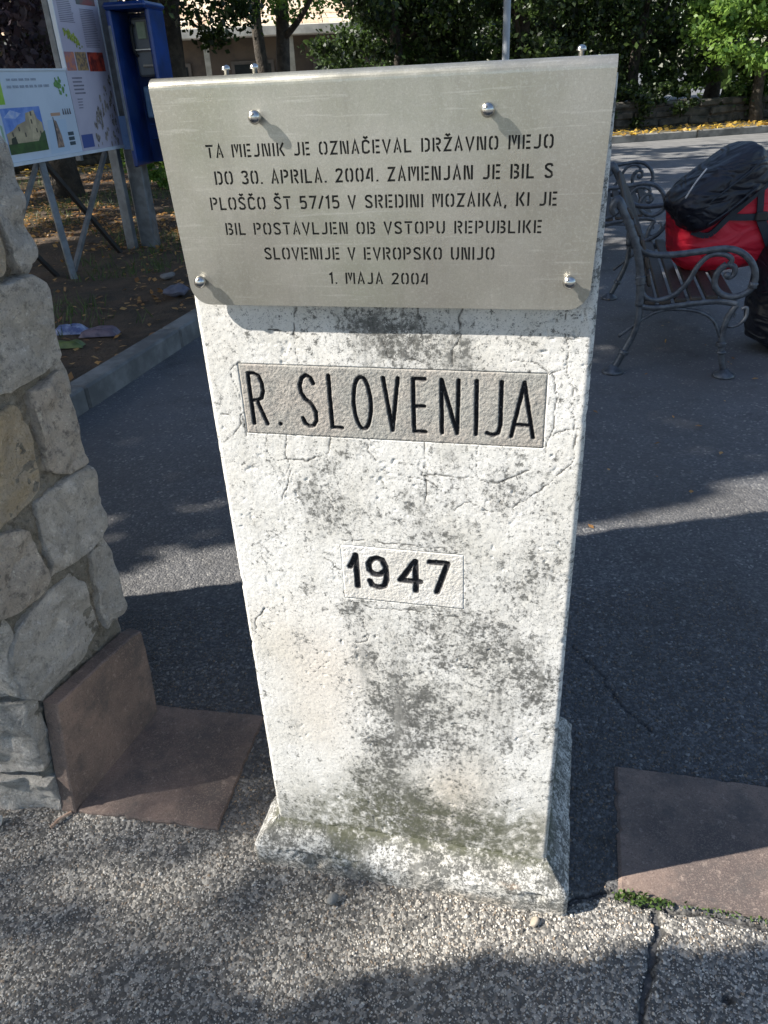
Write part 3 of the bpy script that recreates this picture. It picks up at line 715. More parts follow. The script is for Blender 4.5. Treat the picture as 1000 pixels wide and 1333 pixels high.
nv_ = len(me.vertices); cc = np.zeros(nv_*3); me.vertices.foreach_get('co', cc); cc = cc.reshape(-1, 3)
fv = [list(p.vertices) for p in me.polygons]
pvv = [(c_[0], VP-TH/2-VC-c_[2], c_[1]) for c_ in cc]
mbp = MB(); mbp.add(pvv, fv)
PLATE = mbp.build('metal_plate', MAT['steel'], PIL); PLATE['label'] = 'stainless steel plate with stencil-cut inscription bolted over the top'
# fold
arcp = [(VP-TH/2-.0011+0, FT)]
arcp = [(VP-TH+.012-.012*math.cos(a_), FT+.012*math.sin(a_)) for a_ in np.linspace(0, math.pi/2, 9)]
arcp += [(1.0, 1.390), (1.15, 1.390), (VB+.008, 1.390)]
arcp += [(VB+.008+.01*math.sin(a_), 1.380+.01*math.cos(a_)) for a_ in np.linspace(.2, math.pi/2, 6)]+[(VB+.018, 1.15)]
nu_ = 40; us = np.linspace(-.4905, .031, nu_)
top_v = []; 
for off in (0, 1):
    for j, (v_, z_) in enumerate(arcp):
        j0, j1 = max(j-1, 0), min(j+1, len(arcp)-1); tv, tz = arcp[j1][0]-arcp[j0][0], arcp[j1][1]-arcp[j0][1]; l_ = math.hypot(tv, tz)
        nv2, nz2 = tz/l_, -tv/l_          # inward normal
        for u1 in us: top_v.append((u1-UC, v_+nv2*TH*off-VC, z_+nz2*TH*off))
nA = len(arcp); ff = []
for off in (0, 1):
    for j in range(nA-1):
        for i in range(nu_-1):
            a_ = off*nA*nu_+j*nu_+i; q_ = [a_, a_+1, a_+nu_+1, a_+nu_]; ff.append(q_ if off == 0 else q_[::-1])
for j in range(nA-1):
    for i in (0, nu_-1):
        a_ = j*nu_+i; b_ = nA*nu_+a_; ff.append([a_, a_+nu_, b_+nu_, b_])
mesh_np('plate_fold', top_v, ff, MAT['steel'], PLATE, smooth=False)
MB().add([(a_-UC, VP+.0012-VC, b_) for a_, b_ in ((-.47, 1.15), (.018, 1.15), (.022, 1.37), (-.48, 1.37))], [[0, 1, 2, 3]]).build('letter_shade_sheet', M('dark_backing', (.085, .083, .076), None, 40, .9, .2), PLATE)  # added dark sheet; its colour stands in for shade behind the cut letters
def screw(u1, z1, axis, loc, r=.0075):
    mb = MB().lathe([(r*.55, 0), (r*.55, r*.9), (r, r*1.0), (r*1.03, r*1.25), (r*.92, r*1.6), (r*.62, r*1.9), (r*.25, r*2.02), (.0004, r*2.04)], 20, loc, axis)
    return mb.build('screw', MAT['screw'], PLATE, smooth=True)
for u1, z1 in ((-.361, 1.347), (-.098, 1.345), (-.460, 1.163), (-.001, 1.166)):
    screw(u1, z1, (0, -1, 0), (u1-UC, VP-TH-VC-.0002, z1))
for u1 in (-.407, -.372, -.006): screw(u1, 0, (0, 0, 1), (u1-UC, .962-VC, 1.3902), .0050)

# ---------------------------------------------------------------- stone wall at left with its red slabs
E_ = Vector((.35588, .93453, 0)); EN = Vector((.93453, -.35588, 0)); WF = Vector((-.745, 1.167, 0))
HW = 2.15
wallp = empty('stone_wall', (-1.3, 1.6, 0), 'rough grey limestone wall end rising at the left edge of the photo', 'wall')
off = Vector(wallp.location)
def L3(p): return (p.x-off.x, p.y-off.y, p.z)
core = [WF+EN*-.022+E_*.02, WF+E_*.31-EN*.022, Vector((-1.08, 1.86, 0)), Vector((-2.17, 1.70, 0)), Vector((-2.24, 1.58, 0))]
nC = len(core); cv = [L3(p) for p in core]+[L3(p+Vector((0, 0, HW))) for p in core]
MB().add(cv, [[i, (i+1) % nC, nC+(i+1) % nC, nC+i] for i in range(1, nC)]+[list(range(nC, 2*nC))]).build('wall_core', MAT['mortar'], wallp)
# rough mortar face on the end of the wall
ms = np.arange(-.0, .3301, .0045); mz = np.arange(-.01, HW, .0045)
A, B = np.meshgrid(ms, mz, indexing='ij'); A = A.ravel(); B = B.ravel()
dpt = -.005+.018*(fbm(A*26, B*26, 101)-.5)+.016*(fbm(A*110, B*110, 102, 3)-.5)
dpt -= .02*sstep(.02, 0, np.minimum(A, .33-A))
P0 = np.array(L3(WF)); mv = P0[None]+A[:, None]*np.array(E_)[None]+dpt[:, None]*np.array(EN)[None]; mv[:, 2] = B
mesh_np('mortar', mv, grid_faces(len(ms), len(mz)), MAT['mortar'], wallp, smooth=True)
def stone(poly, o_, e_, n_, mat, thick=.03, wrap=None, rough=.010):
    poly = [np.array(p, float) for p in poly]; area = sum(poly[i-1][0]*poly[i][1]-poly[i][0]*poly[i-1][1] for i in range(len(poly)))
    if area < 0: poly = poly[::-1]
    per_ = sum(np.linalg.norm(poly[i]-poly[i-1]) for i in range(len(poly))); bd = []
    for i in range(len(poly)):
        a_, b_ = poly[i-1], poly[i]; n1 = max(1, int(np.linalg.norm(b_-a_)/per_*56))
        for k in range(n1): bd.append(a_+(b_-a_)*k/n1)
    bd = np.array(bd)
    bd = bd*.6+.2*(np.roll(bd, 1, 0)+np.roll(bd, -1, 0))
    sd_ = random.randrange(1000); c = bd.mean(0)
    bd = c+(bd-c)*(1.05+(fbm(bd[:, 0]*55, bd[:, 1]*55, sd_)-.5)*.11)[:, None]
    rings = [(1.0, -.035), (1.0, -.010), (.992, .45), (.970, .9), (.92, .98), (.80, 1.0), (.68, 1.0), (.54, 1.0), (.38, 1.0), (.20, 1.0), (.0, 1.0)]
    vs = []; n = len(bd); tx, tz = random.uniform(-.06, .06), random.uniform(-.05, .05)
    for sc, hh in rings:
        P = c+(bd-c)*sc
        if sc > .3 and sc < .99: P = P+.004*(np.stack([fbm(P[:, 0]*60, P[:, 1]*60, sd_+1), fbm(P[:, 0]*60, P[:, 1]*60, sd_+2)], 1)-.5)
        if hh < 0: h_ = np.full(n, hh if hh < -.02 else -.006)
        else:
            facet = rough*3.2*(np.abs(fbm(P[:, 0]*9, P[:, 1]*9, sd_+3, 3)-.5)*2-.2)
            h_ = thick*.26*hh+hh*facet+rough*.7*(fbm(P[:, 0]*45, P[:, 1]*45, sd_+5)-.5)+hh*((P[:, 0]-c[0])*tx+(P[:, 1]-c[1])*tz)
        for q, hq in zip(P, h_):
            s_ = q[0]; w = Vector(o_)+e_*float(s_)+n_*float(hq); vs.append((w.x-off.x, w.y-off.y, float(q[1])))
    nr = len(rings); fs = [[r*n+i, r*n+(i+1) % n, (r+1)*n+(i+1) % n, (r+1)*n+i] for r in range(nr-1) for i in range(n)]
    return mesh_np('stone', vs, fs, mat, wallp, smooth=False)
ST = [('1', [(.20, 1.33), (.334, 1.32), (.340, 1.275), (.333, 1.120), (.285, 1.105), (.276, 1.18), (.268, 1.25), (.205, 1.27)]),
 ('3', [(.02, 1.25), (.19, 1.262), (.258, 1.246), (.264, 1.177), (.258, 1.111), (.19, 1.095), (.03, 1.11)]),
 ('1', [(.14, 1.085), (.313, 1.093), (.336, 1.074), (.331, .923), (.20, .912), (.12, .918), (.12, 1.05)]), ('2', [(-.0, 1.09), (.105, 1.095), (.105, .94), (.0, .94)]),
 ('2', [(.236, .892), (.336, .900), (.336, .702), (.288, .700), (.228, .735)]),
 ('3', [(.03, .91), (.204, .878), (.213, .829), (.203, .715), (.168, .695), (.083, .684), (.0, .72)]),
 ('0', [(.178, .685), (.232, .690), (.335, .692), (.343, .573), (.326, .532), (.265, .514), (.165, .525)]),
 ('2', [(.015, .675), (.084, .667), (.122, .655), (.146, .64), (.147, .532), (.118, .512), (.052, .506), (.005, .53)]),
 ('0', [(.272, .502), (.323, .520), (.343, .468), (.330, .322), (.268, .312), (.259, .364)]),
 ('0', [(.06, .480), (.205, .498), (.232, .456), (.248, .332), (.188, .302), (.049, .292), (.005, .335), (.01, .44)]),
 ('0', [(.0, 1.33), (.17, 1.335), (.17, 1.275), (.0, 1.27)])]
for mi, p in ST: stone(p, WF, E_, EN, MAT['stone'][int(mi)])
zrow = 1.345
while zrow < 2.12:                              # courses above the frame
    hh = random.uniform(.13, .2); split = random.uniform(.12, .2)
    for a0, a1 in ((0, split), (split+.018, .335)):
        stone([(a0, zrow), (a1, zrow), (a1, min(zrow+hh, 2.14)), (a0, min(zrow+hh, 2.14))], WF, E_, EN, MAT['stone'][random.randrange(4)])
    zrow += hh+.02
# front face (faces the camera side), and the hidden rear face
def courses(o_, e_, n_, length, z0, skip=None):
    zr = z0
    while zr < 2.1:
        hh = random.uniform(.14, .22); x = .02
        while x < length-.03:
            w = min(random.uniform(.16, .34), length-x)
            if not (skip and skip(x, zr)): 
                j = lambda: random.uniform(-.012, .012)
                stone([(x+j(), zr+j()), (x+w-.018+j(), zr+j()), (x+w-.018+j(), min(zr+hh, 2.14)+j()), (x+w*.5, min(zr+hh, 2.14)+j()), (x+j(), min(zr+hh, 2.14)+j())], o_, e_, n_, MAT['stone'][random.choice((0, 0, 1, 2, 3))])
            x += w
        zr += hh+.022
FE = Vector((-.9691, .2467, 0)); FN = Vector((-.2467, -.9691, 0))
mbf = MB(); a_ = WF+FE*.01-FN*.02; b_ = WF+FE*1.56-FN*.02
mbf.add([L3(a_), L3(b_), L3(b_+Vector((0, 0, HW))), L3(a_+Vector((0, 0, HW)))], [[0, 1, 2, 3]]).build('mortar', MAT['mortar'], wallp)
for p in ([(.0, .318), (.02, .316), (.108, .306), (.19, .300), (.19, .118), (.10, .118), (.006, .130), (.0, .2)], [(.0, .10), (.09, .102), (.20, .092), (.20, .0), (.0, .0)], [(-.002, .345), (.05, .345), (.17, .34), (.17, .54), (.04, .53), (.0, .50)]):
    stone(p, WF, FE, FN, MAT['stone'][0] if p[0][1] < .34 else MAT['stone'][1])
courses(WF, FE, FN, 1.55, .005, lambda x, zr: x < .22 and zr < .5)
P2 = Vector((-.629, 1.471, 0)); e2 = (Vector((-1.10, 1.90, 0))-P2); l2 = e2.length; e2.normalize(); courses(P2, e2, Vector((-e2.y*-1, -e2.x, 0))*-1 if False else Vector((e2.y, -e2.x, 0)), l2, .01)
P3 = Vector((-1.10, 1.90, 0)); e3 = (Vector((-2.2, 1.73, 0))-P3); l3 = e3.length; e3.normalize(); courses(P3, e3, Vector((e3.y, -e3.x, 0)), l3, .01)

def slab_mesh(name, pts, thick, label, nsub=14, parent=None, tilt=None):
    """slab on the ground: polygon with chipped rim"""
    bd = []
    for i in range(len(pts)):
        a_, b_ = np.array(pts[i]), np.array(pts[(i+1) % len(pts)])
        n_ = max(4, int(np.linalg.norm(b_-a_)/.012))
        for k in range(n_): bd.append(a_+(b_-a_)*k/n_)
    bd = np.array(bd); c = bd.mean(0)
    w = (fbm(bd[:, 0]*60, bd[:, 1]*60, 201)-.5)*.008-.007*sstep(.66, .8, fbm(bd[:, 0]*45+7, bd[:, 1]*45, 205))
    d_ = bd-c; d_ /= np.linalg.norm(d_, axis=1)[:, None]; bd = bd+d_*w[:, None]
    vs = []; n = len(bd)
    for sc, h_ in ((1, -.02), (1, thick-.004), (.985, thick), (.8, thick), (.5, thick), (.2, thick)):
        P = c+(bd-c)*sc
        zz_ = h_+(.0012*(fbm(P[:, 0]*30, P[:, 1]*30, 202)-.5) if h_ > 0 else 0)
        for q, z_ in zip(P, np.broadcast_to(zz_, (n,))): vs.append((q[0], q[1], z_))
    fs = [[r*n+i, r*n+(i+1) % n, (r+1)*n+(i+1) % n, (r+1)*n+i] for r in range(5) for i in range(n)]+[[5*n+i for i in range(n)]]
    return mesh_np(name, vs, fs, MAT['slab'], parent)
tag(slab_mesh('stone_slab', SLABG, .017, ''), 'reddish flat slab on the ground between the wall and the white pillar', 'stone slab')
tag(slab_mesh('stone_slab', SLABR, .014, ''), 'reddish-brown flat slab in the ground at the right edge, crossed by a shadow', 'stone slab')
# upright slab against the wall end
sp = [(.0, 0), (.046, .0), (.322, .0), (.331, .268), (.20, .276), (.046, .290), (.02, .15)]
sp = [(0, .0), (.316, .0), (.332, .14), (.331, .262), (.30, .270), (.19, .279), (.046, .287), (.022, .15)]
vs = []; n = len(sp)
bd = []
for i in range(n):
    a_, b_ = np.array(sp[i]), np.array(sp[(i+1) % n]); m_ = max(2, int(np.linalg.norm(b_-a_)/.012))
    for k in range(m_): bd.append(a_+(b_-a_)*k/m_)
bd = np.array(bd); c = bd.mean(0); n = len(bd); bd += (bd-c)*((fbm(bd[:, 0]*60, bd[:, 1]*60, 211)-.5)*.035)[:, None]
for sc, h_ in ((1, .004), (1, .036), (.985, .040), (.7, .040), (.3, .040)):
    for q in c+(bd-c)*sc:
        w = WF+E_*float(q[0])+EN*(h_); vs.append((w.x, w.y, max(float(q[1]), 0)))
fs = [[r*n+i, r*n+(i+1) % n, (r+1)*n+(i+1) % n, (r+1)*n+i] for r in range(4) for i in range(n)]+[[4*n+i for i in range(n)]]
tag(mesh_np('stone_slab', vs, fs, MAT['slab']), 'dark red slab standing upright against the end of the stone wall', 'stone slab')

# ---------------------------------------------------------------- small things on the ground
def pebble(loc, r, col, label, sq=.8, name='pebble'):
    mb = MB(); prof = [(r*math.sin(a_), -r*sq*math.cos(a_)) for a_ in np.linspace(.05, math.pi-.05, 9)]
    mb.lathe(prof, 14, loc)
    mb.v = [(p[0]+.16*r*(math.sin(p[1]*190+p[2]*90)), p[1]+.14*r*math.sin(p[2]*150+p[0]*120), p[2]+.1*r*math.sin(p[0]*260)) for p in mb.v]
    o = mb.build(name, M(name+'_stone', col, None, 60, .8, .5, 300, .002), smooth=True); return tag(o, label, 'pebble')
pebble((-.136, .918, .019), .0115, (.22, .22, .21), 'round grey pebble lying in front of the white plinth')
pebble((.239, .855, .014), .009, (.42, .36, .28), 'small tan stone chip under the right corner of the plinth')
pebble((-.872, 1.14, .016), .014, (.75, .75, .73), 'white pebble at the left edge below the stone wall')
mb = MB(); mb.tube([(-.748, 1.118, .014), (-.735, 1.136, .017), (-.716, 1.155, .014)], .0035, 6)
tag(mb.build('twig', M('pale_wood', (.5, .36, .27), (.35, .22, .15), 60, .8)), 'short pale twig beside the foot of the upright red slab', 'twig')

LEAFV = np.array([(0, 0, 0), (.32, .45, .06), (0, 1, .02), (-.32, .45, .06)])
def leaves(name, pos, size, mat, parent=None, flat=0.0, tint=None, aspect=1.0):
    pw_ = 2.2 if mat.name.startswith('dark') else 1.0
    """one folded leaf (2 tris as a bent quad) per position"""
    n = len(pos); q = rng.normal(size=(n, 3)); q[:, 2] = np.abs(q[:, 2])*(1+flat*8); q /= np.linalg.norm(q, axis=1)[:, None]
    r = rng.normal(size=(n, 3)); t1 = np.cross(q, r); t1 /= np.linalg.norm(t1, axis=1)[:, None]; t2 = np.cross(q, t1)
    lv = LEAFV.copy(); lv[:, 0] *= aspect
    s = np.broadcast_to(size, (n,))[:, None, None]
    v = pos[:, None]+s*(t1[:, None]*lv[None, :, 0:1]+t2[:, None]*(lv[None, :, 1:2]-.5)+q[:, None]*lv[None, :, 2:3])
    F = np.arange(n*4).reshape(n, 4)
    ti = np.repeat(rng.random(n)**pw_ if tint is None else tint, 4)
    return mesh_np(name, v.reshape(-1, 3), F, mat, parent, attrs={'tint': ti})
G_DARK = leaf_mat('dark_green_leaf', (.008, .019, .007), (.085, .14, .030), .4)
G_MID = leaf_mat('green_leaf', (.03, .065, .018), (.085, .15, .03), .4)
G_LIGHT = leaf_mat('light_green_leaf', (.07, .15, .03), (.24, .38, .07), .5)
G_PURP = leaf_mat('purple_leaf', (.03, .02, .03), (.075, .055, .07), .2)
L_DRY = leaf_mat('dry_leaf', (.22, .09, .03), (.58, .34, .12), .2)
L_YEL = leaf_mat('yellow_leaf', (.34, .19, .05), (.70, .48, .08), .3)
GRASS = leaf_mat('grass_blade', (.04, .08, .015), (.11, .17, .04), .3)

# weed at the joint of the right slab
n = 160; th_ = rng.uniform(0, 6.28, n); rr_ = rng.random(n)**.7*.035
wp = np.stack([.445+rr_*np.cos(th_)*1.5, .884-.25*(rr_*np.cos(th_)*1.5)+rr_*np.sin(th_)*.35, .012+.016*rng.random(n)], 1)
tag(leaves('weed', wp, rng.uniform(.006, .012, n), GRASS), 'tiny green weed growing at the corner of the right slab', 'weed')
n = 120; wp = np.stack([rng.uniform(.46, .78, n), np.zeros(n), .012+.008*rng.random(n)], 1); wp[:, 1] = .902-(wp[:, 0]-.409)*.2545-.006+rng.normal(size=n)*.004
tag(leaves('moss', wp, rng.uniform(.005, .009, n), GRASS), 'green moss along the near edge of the right slab', 'moss', kind='stuff')

# verge litter
def vz_at(x, y): return .10+.03*(fbm(x*1.5, y*1.5, 21)-.5)
def on_verge(s_, t_):
    return a.x+KD.x*s_+KN.x*t_, a.y+KD.y*s_+KN.y*t_
n = 24000; s_ = rng.uniform(3, 13.2, n); t_ = rng.random(n)**1.3*9; x_, y_ = on_verge(s_, t_)
si = np.clip((s_/13.4*(nu-1)).astype(int), 0, nu-1); tj = np.clip(((t_/16)**(1/1.8)*(nv-1)).astype(int), 0, nv-1); zq = vz[si, tj]
w_ = sstep(.42, .6, fbm(x_*.9, y_*.9, 301))*(.25+.75*sstep(6.5, 8.5, y_)); k_ = rng.random(n) < w_+.12
tag(leaves('fallen_leaves', np.stack([x_, y_, zq+.015], 1)[k_], rng.uniform(.03, .065, k_.sum()), L_DRY, flat=1), 'brown fallen leaves scattered over the bare verge', 'fallen leaves', kind='stuff')
n = 34000; s_ = rng.uniform(2.6, 13.2, n); t_ = rng.random(n)**1.2*9; x_, y_ = on_verge(s_, t_)
si = np.clip((s_/13.4*(nu-1)).astype(int), 0, nu-1); tj = np.clip(((t_/16)**(1/1.8)*(nv-1)).astype(int), 0, nv-1); zq = vz[si, tj]
k_ = (fbm(x_*1.4, y_*1.4, 305) > .53) & (t_ > .25)
x_, y_, zq = x_[k_], y_[k_], zq[k_]; n = len(x_); an = rng.uniform(0, 6.28, n); h_ = rng.uniform(.03, .09, n); wd = .004
gv = np.zeros((n, 4, 3)); lx, ly = rng.normal(size=n)*.03, rng.normal(size=n)*.03
gv[:, 0] = np.stack([x_-np.cos(an)*wd, y_-np.sin(an)*wd, zq-.01], 1); gv[:, 1] = np.stack([x_+np.cos(an)*wd, y_+np.sin(an)*wd, zq-.01], 1)
gv[:, 2] = np.stack([x_+lx+np.cos(an)*.001, y_+ly, zq+h_], 1); gv[:, 3] = np.stack([x_+lx-np.cos(an)*.001, y_+ly, zq+h_], 1)
tag(mesh_np('grass', gv.reshape(-1, 3), np.arange(n*4).reshape(n, 4), GRASS, attrs={'tint': np.repeat(rng.random(n), 4)}), 'thin patchy grass on the verge behind the kerb', 'grass', kind='stuff')
n = 2600; s_ = rng.uniform(-14, 18, n); t_ = .02+rng.random(n)**1.6*1.8; p_ = np.stack([R0.x+RD.x*s_+RN.x*t_, R0.y+RD.y*s_+RN.y*t_, np.where(t_ < .0, .02, .155)], 1)
tag(leaves('fallen_leaves', p_, rng.uniform(.07, .14, n), L_YEL, flat=1), 'yellow fallen leaves along the far kerb below the wall', 'fallen leaves', kind='stuff')
n = 150; x_ = rng.uniform(-.9, 2.6, n); y_ = rng.uniform(2.2, 8, n)
tag(leaves('fallen_leaves', np.stack([x_, y_, np.full(n, .012)], 1), rng.uniform(.012, .035, n), L_DRY, flat=1), 'tiny dry leaf bits strewn over the dark asphalt', 'fallen leaves', kind='stuff')
# scraps on the verge
def crumple(name, c, d, col, label, cat, seed, par=None):
    nu2, nv2 = 12, 9; A_, B_ = np.meshgrid(np.linspace(-.5, .5, nu2), np.linspace(-.5, .5, nv2), indexing='ij')
    h_ = d[2]*(.4+.9*fbm(A_*4, B_*4, seed)); e_ = 1-np.maximum(np.abs(A_), np.abs(B_))*2; h_ = h_*sstep(0, .3, e_)
    v = np.stack([c[0]+A_.ravel()*d[0]*(1+.3*fbm(B_.ravel()*5, A_.ravel(), seed)), c[1]+B_.ravel()*d[1], c[2]+h_.ravel()], 1)
    return tag(mesh_np(name, v, grid_faces(nu2, nv2), M(name+'_film', col[0], col[1], 25, .4, .3, 80, .004)), label, cat)
crumple('wrapper', (-1.86, 4.70, .10), (.17, .10, .05), ((.42, .46, .62), (.10, .13, .28)), 'crumpled blue and white wrapper lying in the soil behind the kerb', 'wrapper', 1)
crumple('cloth_scrap', (-1.66, 4.62, .10), (.20, .10, .045), ((.20, .15, .18), (.10, .08, .11)), 'purplish cloth scrap beside the blue wrapper', 'cloth scrap', 2)
crumple('carton', (-1.79, 4.40, .10), (.17, .07, .04), ((.16, .20, .06), (.09, .12, .04)), 'flattened olive green carton nearest the wall', 'carton', 3)
def rock(c, r, col, label):
    mb = MB(); mb.lathe([(r*math.sin(a_), -r*.45*math.cos(a_)) for a_ in np.linspace(.05, math.pi-.05, 7)], 10, c)
    mb.v = [(p[0]*1+.15*r*math.sin(p[1]*37+p[2]*61), p[1]+.15*r*math.cos(p[0]*41), p[2]+.06*r*math.sin(p[0]*77)) for p in mb.v]
    return tag(mb.build('rock', M('rock_face', col, None, 20, .9, .6, 60, .006)), label, 'rock')
rock((-1.39, 5.55, .13), .09, (.15, .15, .19), 'bluish rock on the verge beside the left edge of the pillar')
rock((-1.56, 6.05, .13), .055, (.24, .23, .22), 'pale rock on the verge, farther back than the bluish one')

# ---------------------------------------------------------------- information board
BL_ = Vector((-2.50, 5.93, 0)); BD = Vector((.2516, .9678, 0)); BN = Vector((.9678, -.2516, 0))
BRZ = math.atan2(BD.y, BD.x)
ib = empty('information_board', BL_, 'grey metal frame carrying printed tourist information panels, left of the pillar', 'information board', BRZ)
# local: x along board (t), y into the board's back, z up ; front is local -y
pm = M('board_print_white', (.62, .70, .80), (.56, .64, .74), 3, .35, 0)
pl_ = M('board_print_lilac', (.56, .53, .62), (.48, .45, .55), 3, .35, 0)
framem = M('white_board_rim', (.70, .76, .82), (.62, .68, .74), 5, .4, 0)
def rectp(par, name, t0, t1, z0, z1, y0, y1, mat):
    return MB().box(((t0+t1)/2, (y0+y1)/2, (z0+z1)/2), (t1-t0, abs(y1-y0), z1-z0), bev=0).build(name, mat, par)
p1 = rectp(ib, 'wide_panel', .0, .935, .97, 1.53, -.003, .018, pm); p1['label'] = 'wide pale blue panel with a castle photo'
p2 = rectp(ib, 'tall_panel', .938, 1.567, .97, 2.35, -.005, .018, pl_); p2['label'] = 'tall lilac panel with text columns, grapes and statues'
rectp(ib, 'panel_rim', -.012, 1.572, .945, .969, -.014, .02, framem)
rectp(ib, 'panel_rim', -.016, -.001, .97, 1.545, -.014, .02, framem)
rectp(ib, 'panel_rim', -.0, .933, 1.531, 1.545, -.012, .02, framem)
rectp(ib, 'panel_rim', 1.568, 1.585, .97, 2.35, -.014, .02, framem)
rectp(ib, 'panel_rim', .935, .944, 1.546, 2.35, -.014, .02, framem)
FL = {}
def flat(name, par, pts, col, y=-.0065, col2=None, sc=20, mat=None):
    key = (col, col2, sc)
    if mat is None:
        if key not in FL: FL[key] = M('print_ink_%d' % len(FL), col, col2 or col, sc, .4, 0)
        mat = FL[key]
    if len(pts) == 2 and isinstance(pts[0], tuple):
        (x0, z0), (x1, z1) = pts; pts = [(x0, z0), (x1, z0), (x1, z1), (x0, z1)]
    return MB().add([(p[0], y, p[1]) for p in pts], [list(range(len(pts)))]).build(name, mat, par)
y1 = -.0045
flat('castle_photo', p1, [(.054, 1.019), (.50, 1.307)], (.10, .22, .62), y1, (.25, .38, .75), 9)
flat('castle_photo', p1, [(.06, 1.15), (.14, 1.17), (.20, 1.20), (.30, 1.22), (.32, 1.27), (.42, 1.285), (.44, 1.23), (.49, 1.20), (.49, 1.06), (.06, 1.06)], (.55, .45, .28), y1-.001, (.38, .30, .2), 12)
flat('castle_photo', p1, [(.054, 1.019), (.499, 1.085)], (.05, .12, .03), y1-.002, (.03, .07, .02), 14)
flat('castle_photo', p1, [(.09, 1.08), (.16, 1.08), (.15, 1.13), (.10, 1.12)], (.03, .04, .03), y1-.002)
for cx_, cz_ in ((.12, 1.13), (.20, 1.16), (.26, 1.12), (.36, 1.20), (.40, 1.14), (.37, 1.25), (.44, 1.12)):
    flat('castle_photo', p1, [(cx_, cz_), (cx_+.016, cz_+.028)], (.10, .08, .06), y1-.0015)
flat('castle_photo', p1, [(.34, 1.10), (.42, 1.10), (.42, 1.282), (.35, 1.275)], (.66, .54, .34), y1-.0012, (.50, .40, .26), 30)
flat('castle_photo', p1, [(.07, 1.25), (.20, 1.24), (.27, 1.27), (.16, 1.295)], (.55, .62, .80), y1-.0004, (.3, .42, .75), 20)
flat('castle_photo', p1, [(.40, 1.085), (.50, 1.085), (.50, 1.15), (.45, 1.13)], (.06, .11, .04), y1-.0022)
flat('green_swatch', p1, [(.0, 1.33), (.13, 1.33), (.135, 1.50), (.0, 1.51)], (.25, .50, .05), y1, (.40, .62, .10), 5)
flat('green_swatch', p1, [(.0, .99), (.035, .99), (.035, 1.20), (.0, 1.22)], (.25, .42, .25), y1, (.35, .5, .4), 5)
for zq, x0, x1, h_ in ((1.463, .20, .54, .030), (1.418, .19, .66, .034)):
    x = x0
    mb = MB()
    while x < x1:
        w_ = random.uniform(.014, .026)
        w_ = random.uniform(.02, .07)
        mb.add([(x, y1-.0005, zq+.25*h_), (x+w_, y1-.0005, zq+.25*h_), (x+w_, y1-.0005, zq+.75*h_), (x, y1-.0005, zq+.75*h_)], [[0, 1, 2, 3]])
        x += w_+.014
    mb.build('printed_lines', M('grey_ink', (.40, .46, .55), (.22, .26, .34), 140, .5, 0), p1)['kind'] = 'stuff'
# leaf emblem on the wide panel
mb = MB()
for k in range(26):
    cx_, cz_ = random.gauss(.80, .035), random.gauss(1.43, .026); r_ = random.uniform(.008, .02)
    mb.add([(cx_+r_*math.cos(i*1.257+k), y1-.0004-.00003*k, cz_+r_*math.sin(i*1.257+k)) for i in range(5)], [[0, 1, 2, 3, 4]])
mb.build('vine_leaf_print', M('vine_green', (.08, .22, .05), (.18, .36, .12), 30, .5, 0), p1)['kind'] = 'stuff'
flat('caption_print', p1, [(.62, 1.235), (.74, 1.256)], (.55, .33, .22), y1)
mb = MB()
for k in range(4): mb.add([(.775+k*.03+q*.02, y1-.0006, 1.238+h*.04) for q, h in ((0, 0), (1, 0), (.7, 1), (.2, 1))], [[0, 1, 2, 3]])
mb.build('caption_print', FL[((.55, .33, .22), None, 20)] if False else M('dark_ink', (.13, .12, .14), None, 10, .5, 0), p1)['kind'] = 'stuff'
flat('portrait_print', p1, [(.62, 1.02), (.705, 1.02), (.70, 1.10), (.67, 1.20), (.645, 1.21), (.63, 1.12)], (.45, .30, .22), y1, (.12, .10, .10), 30)
flat('bottle_print', p1, [(.628, 1.07), (.645, 1.07), (.640, 1.23), (.633, 1.23)], (.05, .05, .06), y1-.0006)
for k in range(3): flat('table_print', p1, [(.785, 1.025+k*.034), (.862, 1.050+k*.034)], (.05, .08, .10), y1)
flat('sky_tint_print', p1, [(.52, .985), (.77, .99), (.80, 1.21), (.56, 1.21)], (.50, .62, .76), y1+.0008)
y2 = -.0065
flat('dark_photo', p2, [(1.264, 1.975), (1.535, 2.20)], (.12, .14, .15), y2, (.30, .08, .08), 8)
ink = M('column_ink', (.24, .23, .30), None, 10, .5, 0)
for (x0, x1, z0, z1, dz) in ((1.0, 1.20, 1.85, 2.3, .012), (1.29, 1.51, 1.69, 1.95, .012), (.995, 1.15, 1.37, 1.50, .026), (1.01, 1.09, 1.27, 1.34, .02)):
    zq = z0; mb = MB()
    while zq < z1:
        xe = x1-random.random()*.03
        mb.add([(x0, y2, zq), (xe, y2, zq), (xe, y2, zq+dz*.42), (x0, y2, zq+dz*.42)], [[0, 1, 2, 3]]); zq += dz
    mb.build('text_column', ink, p2)['kind'] = 'stuff'
mb = MB()
for k in range(60):
    f_ = random.random(); cx_ = 1.03+.17*f_+random.gauss(0, .022); cz_ = 1.80-.10*f_+random.gauss(0, .018); r_ = random.uniform(.006, .014)
    mb.add([(cx_+r_*math.cos(i*1.047), y2-.0003-.00002*k, cz_+r_*math.sin(i*1.047)) for i in range(6)], [list(range(6))])
mb.build('grape_print', M('grape_yellow', (.42, .50, .08), (.16, .20, .04), 60, .5, 0), p2)['kind'] = 'stuff'
flat('food_photo', p2, [(.962, 1.53), (1.09, 1.656)], (.62, .22, .10), y2, (.35, .18, .22), 30)
flat('food_photo', p2, [(1.105, 1.53), (1.26, 1.656)], (.50, .32, .14), y2, (.16, .12, .10), 40)
flat('food_photo', p2, [(1.275, 1.523), (1.51, 1.656)], (.50, .07, .04), y2, (.10, .02, .02), 18)
